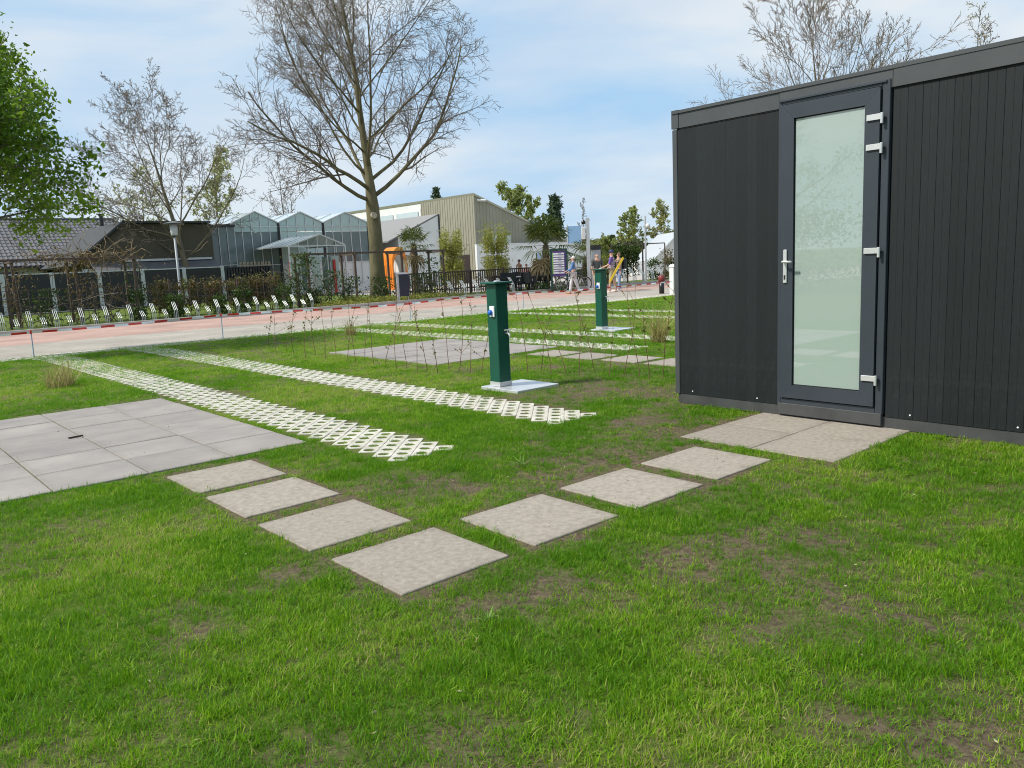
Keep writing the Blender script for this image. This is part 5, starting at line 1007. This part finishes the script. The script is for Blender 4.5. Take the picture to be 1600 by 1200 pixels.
# ------------------------------------------------------------------ people
M_skin = mat('skin', (0.52, 0.31, 0.22), 0.55, var=0.06)
def skinned(name, V, E, R_, m, parent, root=0, sub=1):
    me = bpy.data.meshes.new(name); me.from_pydata(V, E, []); me.materials.append(m); o = ob(name, me, parent); md = o.modifiers.new('skin', 'SKIN'); md.use_smooth_shade = True
    for i, r in enumerate(R_): me.skin_vertices[0].data[i].radius = (r, r) if isinstance(r, float) else r
    me.skin_vertices[0].data[root].use_root = True
    ss = o.modifiers.new('sub', 'SUBSURF'); ss.levels = sub; ss.render_levels = sub; return o
def person(label, base, H, rz, top=None, legs=None, shoes=None, hair=None, stride=.0, armL=(.1, .0), armR=(-.1, .0), sleeves=True, short=False, hairlen=0.0, cap=None, build=1.0):
    """armL / armR: forward swing of the upper arm and extra bend of the forearm, radians; facing +Y"""
    t_ = thing('person', label, 'person', base, rz); h = H/1.7; sw = .185*h*build
    def arm(s, a, bnd):
        S = Vector((s*sw, 0, 1.40*h)); U = S+Vector((s*.05*h, math.sin(a)*.28*h, -math.cos(a)*.28*h)); W = U+Vector((0, math.sin(a+bnd)*.25*h, -math.cos(a+bnd)*.25*h)); K = W+Vector((0, math.sin(a+bnd)*.08*h, -math.cos(a+bnd)*.08*h)); return S, U, W, K
    def leg(s, st):
        Hp_ = Vector((s*.09*h*build, 0, .90*h)); Kn = Hp_+Vector((s*.01, st*.22*h, -.43*h)); An = Kn+Vector((0, st*.12*h-(abs(st)*.16*h if st < 0 else 0), -.40*h+(.0 if st >= 0 else .03*h))); To = An+Vector((0, .15*h, -.045*h)); return Hp_, Kn, An, To
    V = [Vector((0, 0, .95*h)), Vector((0, -.01, 1.15*h)), Vector((0, -.01, 1.36*h)), Vector((0, 0, 1.475*h)), Vector((0, .012*h, 1.56*h)), Vector((0, .01*h, 1.655*h))]; E = [(0, 1), (1, 2), (2, 3), (3, 4), (4, 5)]; R_ = [(.135*h*build, .10*h*build), (.125*h*build, .09*h*build), (.13*h*build, .095*h*build), .052*h, (.072*h, .088*h), (.066*h, .078*h)]
    arms = []
    for s, (a, bnd) in ((-1, armL), (1, armR)):
        q = arm(s, a, bnd); i = len(V); V += list(q); E += [(2, i), (i, i+1), (i+1, i+2), (i+2, i+3)]; R_ += [.055*h*build, .042*h, .032*h, (.04*h, .02*h)]; arms.append(q)
        for f in range(4): V.append(q[3]+Vector(((f-1.5)*.018*h, math.sin(a+bnd+.3)*.075*h, -math.cos(a+bnd+.3)*.075*h))); E.append((i+3, len(V)-1)); R_.append(.009*h)
        V.append(q[2]+Vector((-s*.035*h, .04*h, -.05*h))); E.append((i+2, len(V)-1)); R_.append(.010*h)
    lg = []
    for s, st in ((-1, stride), (1, -stride)):
        q = leg(s, st); i = len(V); V += list(q); E += [(0, i), (i, i+1), (i+1, i+2), (i+2, i+3)]; R_ += [.088*h*build, .06*h, .04*h, .035*h]; lg.append(q)
    skinned('body', V, E, R_, M_skin, t_)
    if top:
        V2 = V[:3]+[Vector((0, 0, 1.44*h))]; E2 = [(0, 1), (1, 2), (2, 3)]; R2 = [(.15*h*build, .115*h*build), (.142*h*build, .105*h*build), (.15*h*build, .11*h*build), .062*h]
        for q in arms:
            i = len(V2); V2 += [q[0], q[1]]; E2 += [(2, i), (i, i+1)]; R2 += [.07*h*build, .056*h]
            if sleeves: V2.append(q[2]); E2.append((i+1, i+2)); R2.append(.043*h)
        skinned('top', V2, E2, R2, top, t_)
    if legs:
        V2 = [V[0]]; E2 = []; R2 = [(.142*h*build, .108*h*build)]
        for q in lg:
            i = len(V2); V2 += [q[0], q[1]]; E2 += [(0, i), (i, i+1)]; R2 += [.098*h*build, .074*h]
            if not short: V2.append(q[2]); E2.append((i+1, i+2)); R2.append(.056*h)
        skinned('trousers', V2, E2, R2, legs, t_)
    if shoes:
        for q in lg: MB().tube([q[2]+Vector((0, -.06*h, -.045*h)), q[2]+Vector((0, .04*h, -.04*h)), q[3]+Vector((0, .02*h, -.01*h)), q[3]+Vector((0, .06*h, -.018*h))], [.035*h, .048*h, .042*h, .018*h], 8).build('shoe', shoes, t_, smooth=True)
    c = Vector((0, 0, 1.60*h))
    MB().tube([c+Vector((0, .088*h, -.005)), c+Vector((0, .112*h, -.025*h))], [.012*h, .014*h], 5).build('nose', M_skin, t_)
    for s in (-1, 1): MB().lathe([(.018*h, -.008), (.03*h, .0), (.012*h, .02)], 6, (s*.08*h, 0, 1.585*h)).build('ear', M_skin, t_)
    if hair:
        mb = MB(); prof = [(.092*h*math.cos(a), .115*h*math.sin(a)) for a in np.linspace(-.15-hairlen, 1.5, 7)]; mb.lathe([(max(r, .005), z) for r, z in prof], 12, (0, -.018*h, 1.60*h)); mb.build('hair', hair, t_, smooth=True)
    if cap:
        MB().lathe([(.098*h, .02*h), (.10*h, .06*h), (.07*h, .115*h), (.01, .13*h)], 12, (0, 0, 1.60*h)).build('cap', cap, t_, smooth=True); MB().box(-.06*h, .06*h, .08*h, .17*h, 1.615*h, 1.63*h).build('cap_peak', cap, t_)
    return t_
cl = lambda n, c: mat(n, c, 0.8, var=0.1, vscale=9)
person('person in a blue denim jacket and white trousers walking past the parked bicycle', G(897, 459), 1.64, math.radians(80), cl('denim', (0.09, 0.20, 0.42)), cl('white_cotton', (0.62, 0.61, 0.62)), cl('tan_shoe', (0.35, 0.15, 0.06)), cl('white_hair', (0.62, 0.60, 0.56)), stride=.5, armL=(.2, 1.0), armR=(.1, .9), build=1.02)
person('bald person in a grey T-shirt and beige shorts standing by the square mast', G(934, 456), 1.72, math.radians(200), cl('grey_shirt', (0.085, 0.095, 0.09)), cl('beige_shorts', (0.45, 0.38, 0.28)), cl('tan_shoe', (0.35, 0.15, 0.06)), None, armL=(.1, .2), armR=(.0, .3), sleeves=False, short=True, build=1.12)
ps = person('person in a purple striped shirt and dark cap carrying a yellow board', G(957, 457), 1.80, math.radians(75), cl('purple_shirt', (0.14, 0.08, 0.30)), cl('khaki_shorts', (0.40, 0.36, 0.26)), cl('white_shoe', (0.7, 0.68, 0.66)), None, stride=.3, armL=(.3, .9), armR=(.2, .6), sleeves=False, short=True, cap=cl('navy_cap', (0.03, 0.04, 0.12)))
for k in range(6): MB().lathe([(.155, 0), (.156, .035)], 14, (0, -.01, 1.06+k*.075)).build('shirt_stripe', cl('pale_stripe', (0.45, 0.40, 0.55)), ps).scale = (1.06, .80, 1)
yb = thing('yellow_board', 'narrow yellow board held under the arm of the person in the striped shirt', 'board', ps.location+Vector((.1, -.28, 0)), 0); MB().prism([(-.28, .50), (-.21, .46), (.38, 1.42), (.36, 1.50), (.31, 1.48)], -.03, .03, 'y').build('plank', cl('yellow_plastic', (0.75, 0.52, 0.03)), yb)
pb = person('person with a black backpack and jeans walking behind the striped shirt', G(968, 455), 1.70, math.radians(110), cl('brown_top', (0.18, 0.12, 0.09)), cl('jeans', (0.22, 0.30, 0.45)), cl('white_shoe', (0.7, 0.68, 0.66)), cl('brown_hair', (0.14, 0.08, 0.04)), stride=.25, hairlen=.5)
bk = thing('backpack', 'black backpack worn by the person in jeans', 'backpack', pb.location, pb.rotation_euler.z); MB().bevbox(-.17, .17, -.32, -.11, .98, 1.45, .05).build('bag', M_black, bk); MB().tube([(-.12, -.12, 1.40), (-.12, .02, 1.46), (-.12, .13, 1.3), (-.12, .02, 1.05)], .018, 5).tube([(.12, -.12, 1.40), (.12, .02, 1.46), (.12, .13, 1.3), (.12, .02, 1.05)], .018, 5).build('straps', M_black, bk)
dk_ = at(811, 46).y
person('bare-chested person in dark shorts standing behind the terrace chairs', at(811, 46), 1.62, math.radians(150), None, cl('dark_shorts', (0.02, 0.02, 0.03)), None, cl('black_hair', (0.015, 0.012, 0.01)), armL=(.2, .4), short=True, build=.85)
person('small child in a pink top standing between the terrace chairs', at(822, 45), 1.36, math.radians(180), cl('pink_top', (0.65, 0.30, 0.28)), cl('dark_shorts', (0.02, 0.02, 0.03)), None, cl('brown_hair', (0.14, 0.08, 0.04)), sleeves=False, short=True, build=.85)
person('child in a pale top and bright pink shorts beside the terrace chairs', at(835, 43), 1.45, math.radians(20), cl('cream_top', (0.62, 0.55, 0.40)), cl('hot_pink', (0.72, 0.05, 0.16)), None, cl('blond_hair', (0.40, 0.28, 0.12)), sleeves=False, short=True, hairlen=.5, build=.9)
# terrace furniture
M_ch = cl('dark_rattan', (0.018, 0.022, 0.028))
def chair(loc, rz, label):
    c = thing('terrace_chair', label, 'chair', loc, rz, 'dark chairs on the terrace')
    MB().bevbox(-.25, .25, -.24, .24, .40, .46, .02).build('seat', M_ch, c); MB().prism([(.20, .462), (.26, .462), (.36, .95), (.31, .96)], -.25, .25, 'x').build('backrest', M_ch, c)
    for u in (-.22, .22):
        for w in (-.21, .21): MB().box(u-.02, u+.02, w-.02, w+.02, 0, .40).build('leg', M_ch, c)
        MB().box(u-.03, u+.03, -.22, .24, .62, .66).build('armrest', M_ch, c); MB().box(u-.015, u+.015, -.21, -.18, .462, .62).build('arm_support', M_ch, c)
for i, (px, d, a) in enumerate(((792, 42.5, .6), (803, 41.5, 2.6), (812, 43.5, 1.2), (818, 41.2, 3.4), (829, 42.5, -1.2), (829, 40.8, 2.2), (842, 43.5, .3), (852, 43, -.6))): chair(at(px, d), a, 'dark woven terrace chair near the palm and the playing children')
for px, d, lab in ((807, 42.3, 'small terrace table with a pale tray top among the dark chairs'), (838, 41.6, 'small dark terrace table next to the tall palm')):
    tb = thing('terrace_table', lab, 'table', at(px, d), .4); MB().bevbox(-.42, .42, -.42, .42, .70, .74, .01).build('tabletop', M_zinc if px == 807 else M_ch, tb)
    for u in (-.36, .36):
        for w in (-.36, .36): MB().box(u-.025, u+.025, w-.025, w+.025, 0, .70).build('leg', M_ch, tb)
pt = thing('planter', 'brown wooden planter box under the bamboo by the terrace', 'planter', at(776, 43.5), RZ)
for k in range(4): MB().box(-.6, .6, -.3, .3, .02+k*.2, .2+k*.2).build('board', M_rust, pt)
# bicycle
M_tyre = mat('tyre_rubber', (0.02, 0.02, 0.022), 0.8); M_bf = mat('bike_frame', (0.03, 0.035, 0.045), 0.35)
bi = thing('bicycle', 'dark bicycle parked at the kerb behind the person in the denim jacket', 'bicycle', G(899, 457)+Vector((0, 1.0, 0)), .12)
for u in (-.54, .54):
    ring = [Vector((u+.33*math.cos(a), 0, .35+.33*math.sin(a))) for a in np.linspace(0, 2*math.pi, 25)]; wh = MB().tube(ring, .022, 6, cap=False).build('wheel', M_tyre, bi); MB().tube([Vector((u+.295*math.cos(a), 0, .35+.295*math.sin(a))) for a in np.linspace(0, 2*math.pi, 25)], .012, 5, cap=False).build('rim', M_galv, wh)
    sp = MB()
    for k in range(12): a = k*math.pi/6; sp.tube([(u, 0, .35), (u+.29*math.cos(a), 0, .35+.29*math.sin(a))], .004, 3)
    sp.build('spokes', M_galv, wh)
for n, p in (('down_tube', [(.36, 0, .86), (-.05, 0, .30)]), ('seat_tube', [(-.05, 0, .30), (-.2, 0, .92)]), ('top_tube', [(-.16, 0, .78), (.36, 0, .88)]), ('fork', [(.34, 0, .98), (.54, 0, .35)]), ('chain_stay', [(-.05, 0, .30), (-.54, 0, .35)]), ('seat_stay', [(-.16, 0, .78), (-.54, 0, .35)])): MB().tube(p, .02, 6).build(n, M_bf, bi)
MB().tube([(.30, -.28, 1.06), (.36, -.2, 1.05), (.36, .2, 1.05), (.30, .28, 1.06)], .014, 6).build('handlebar', M_galv, bi); MB().bevbox(-.34, -.08, -.08, .08, .92, .97, .02).build('saddle', M_tyre, bi); MB().box(-.75, -.35, -.07, .07, .72, .74).build('carrier', M_bf, bi); MB().tube([(-.05, 0, .30), (-.05, .09, .18), (-.05, .16, .18)], .014, 5).build('crank', M_galv, bi)
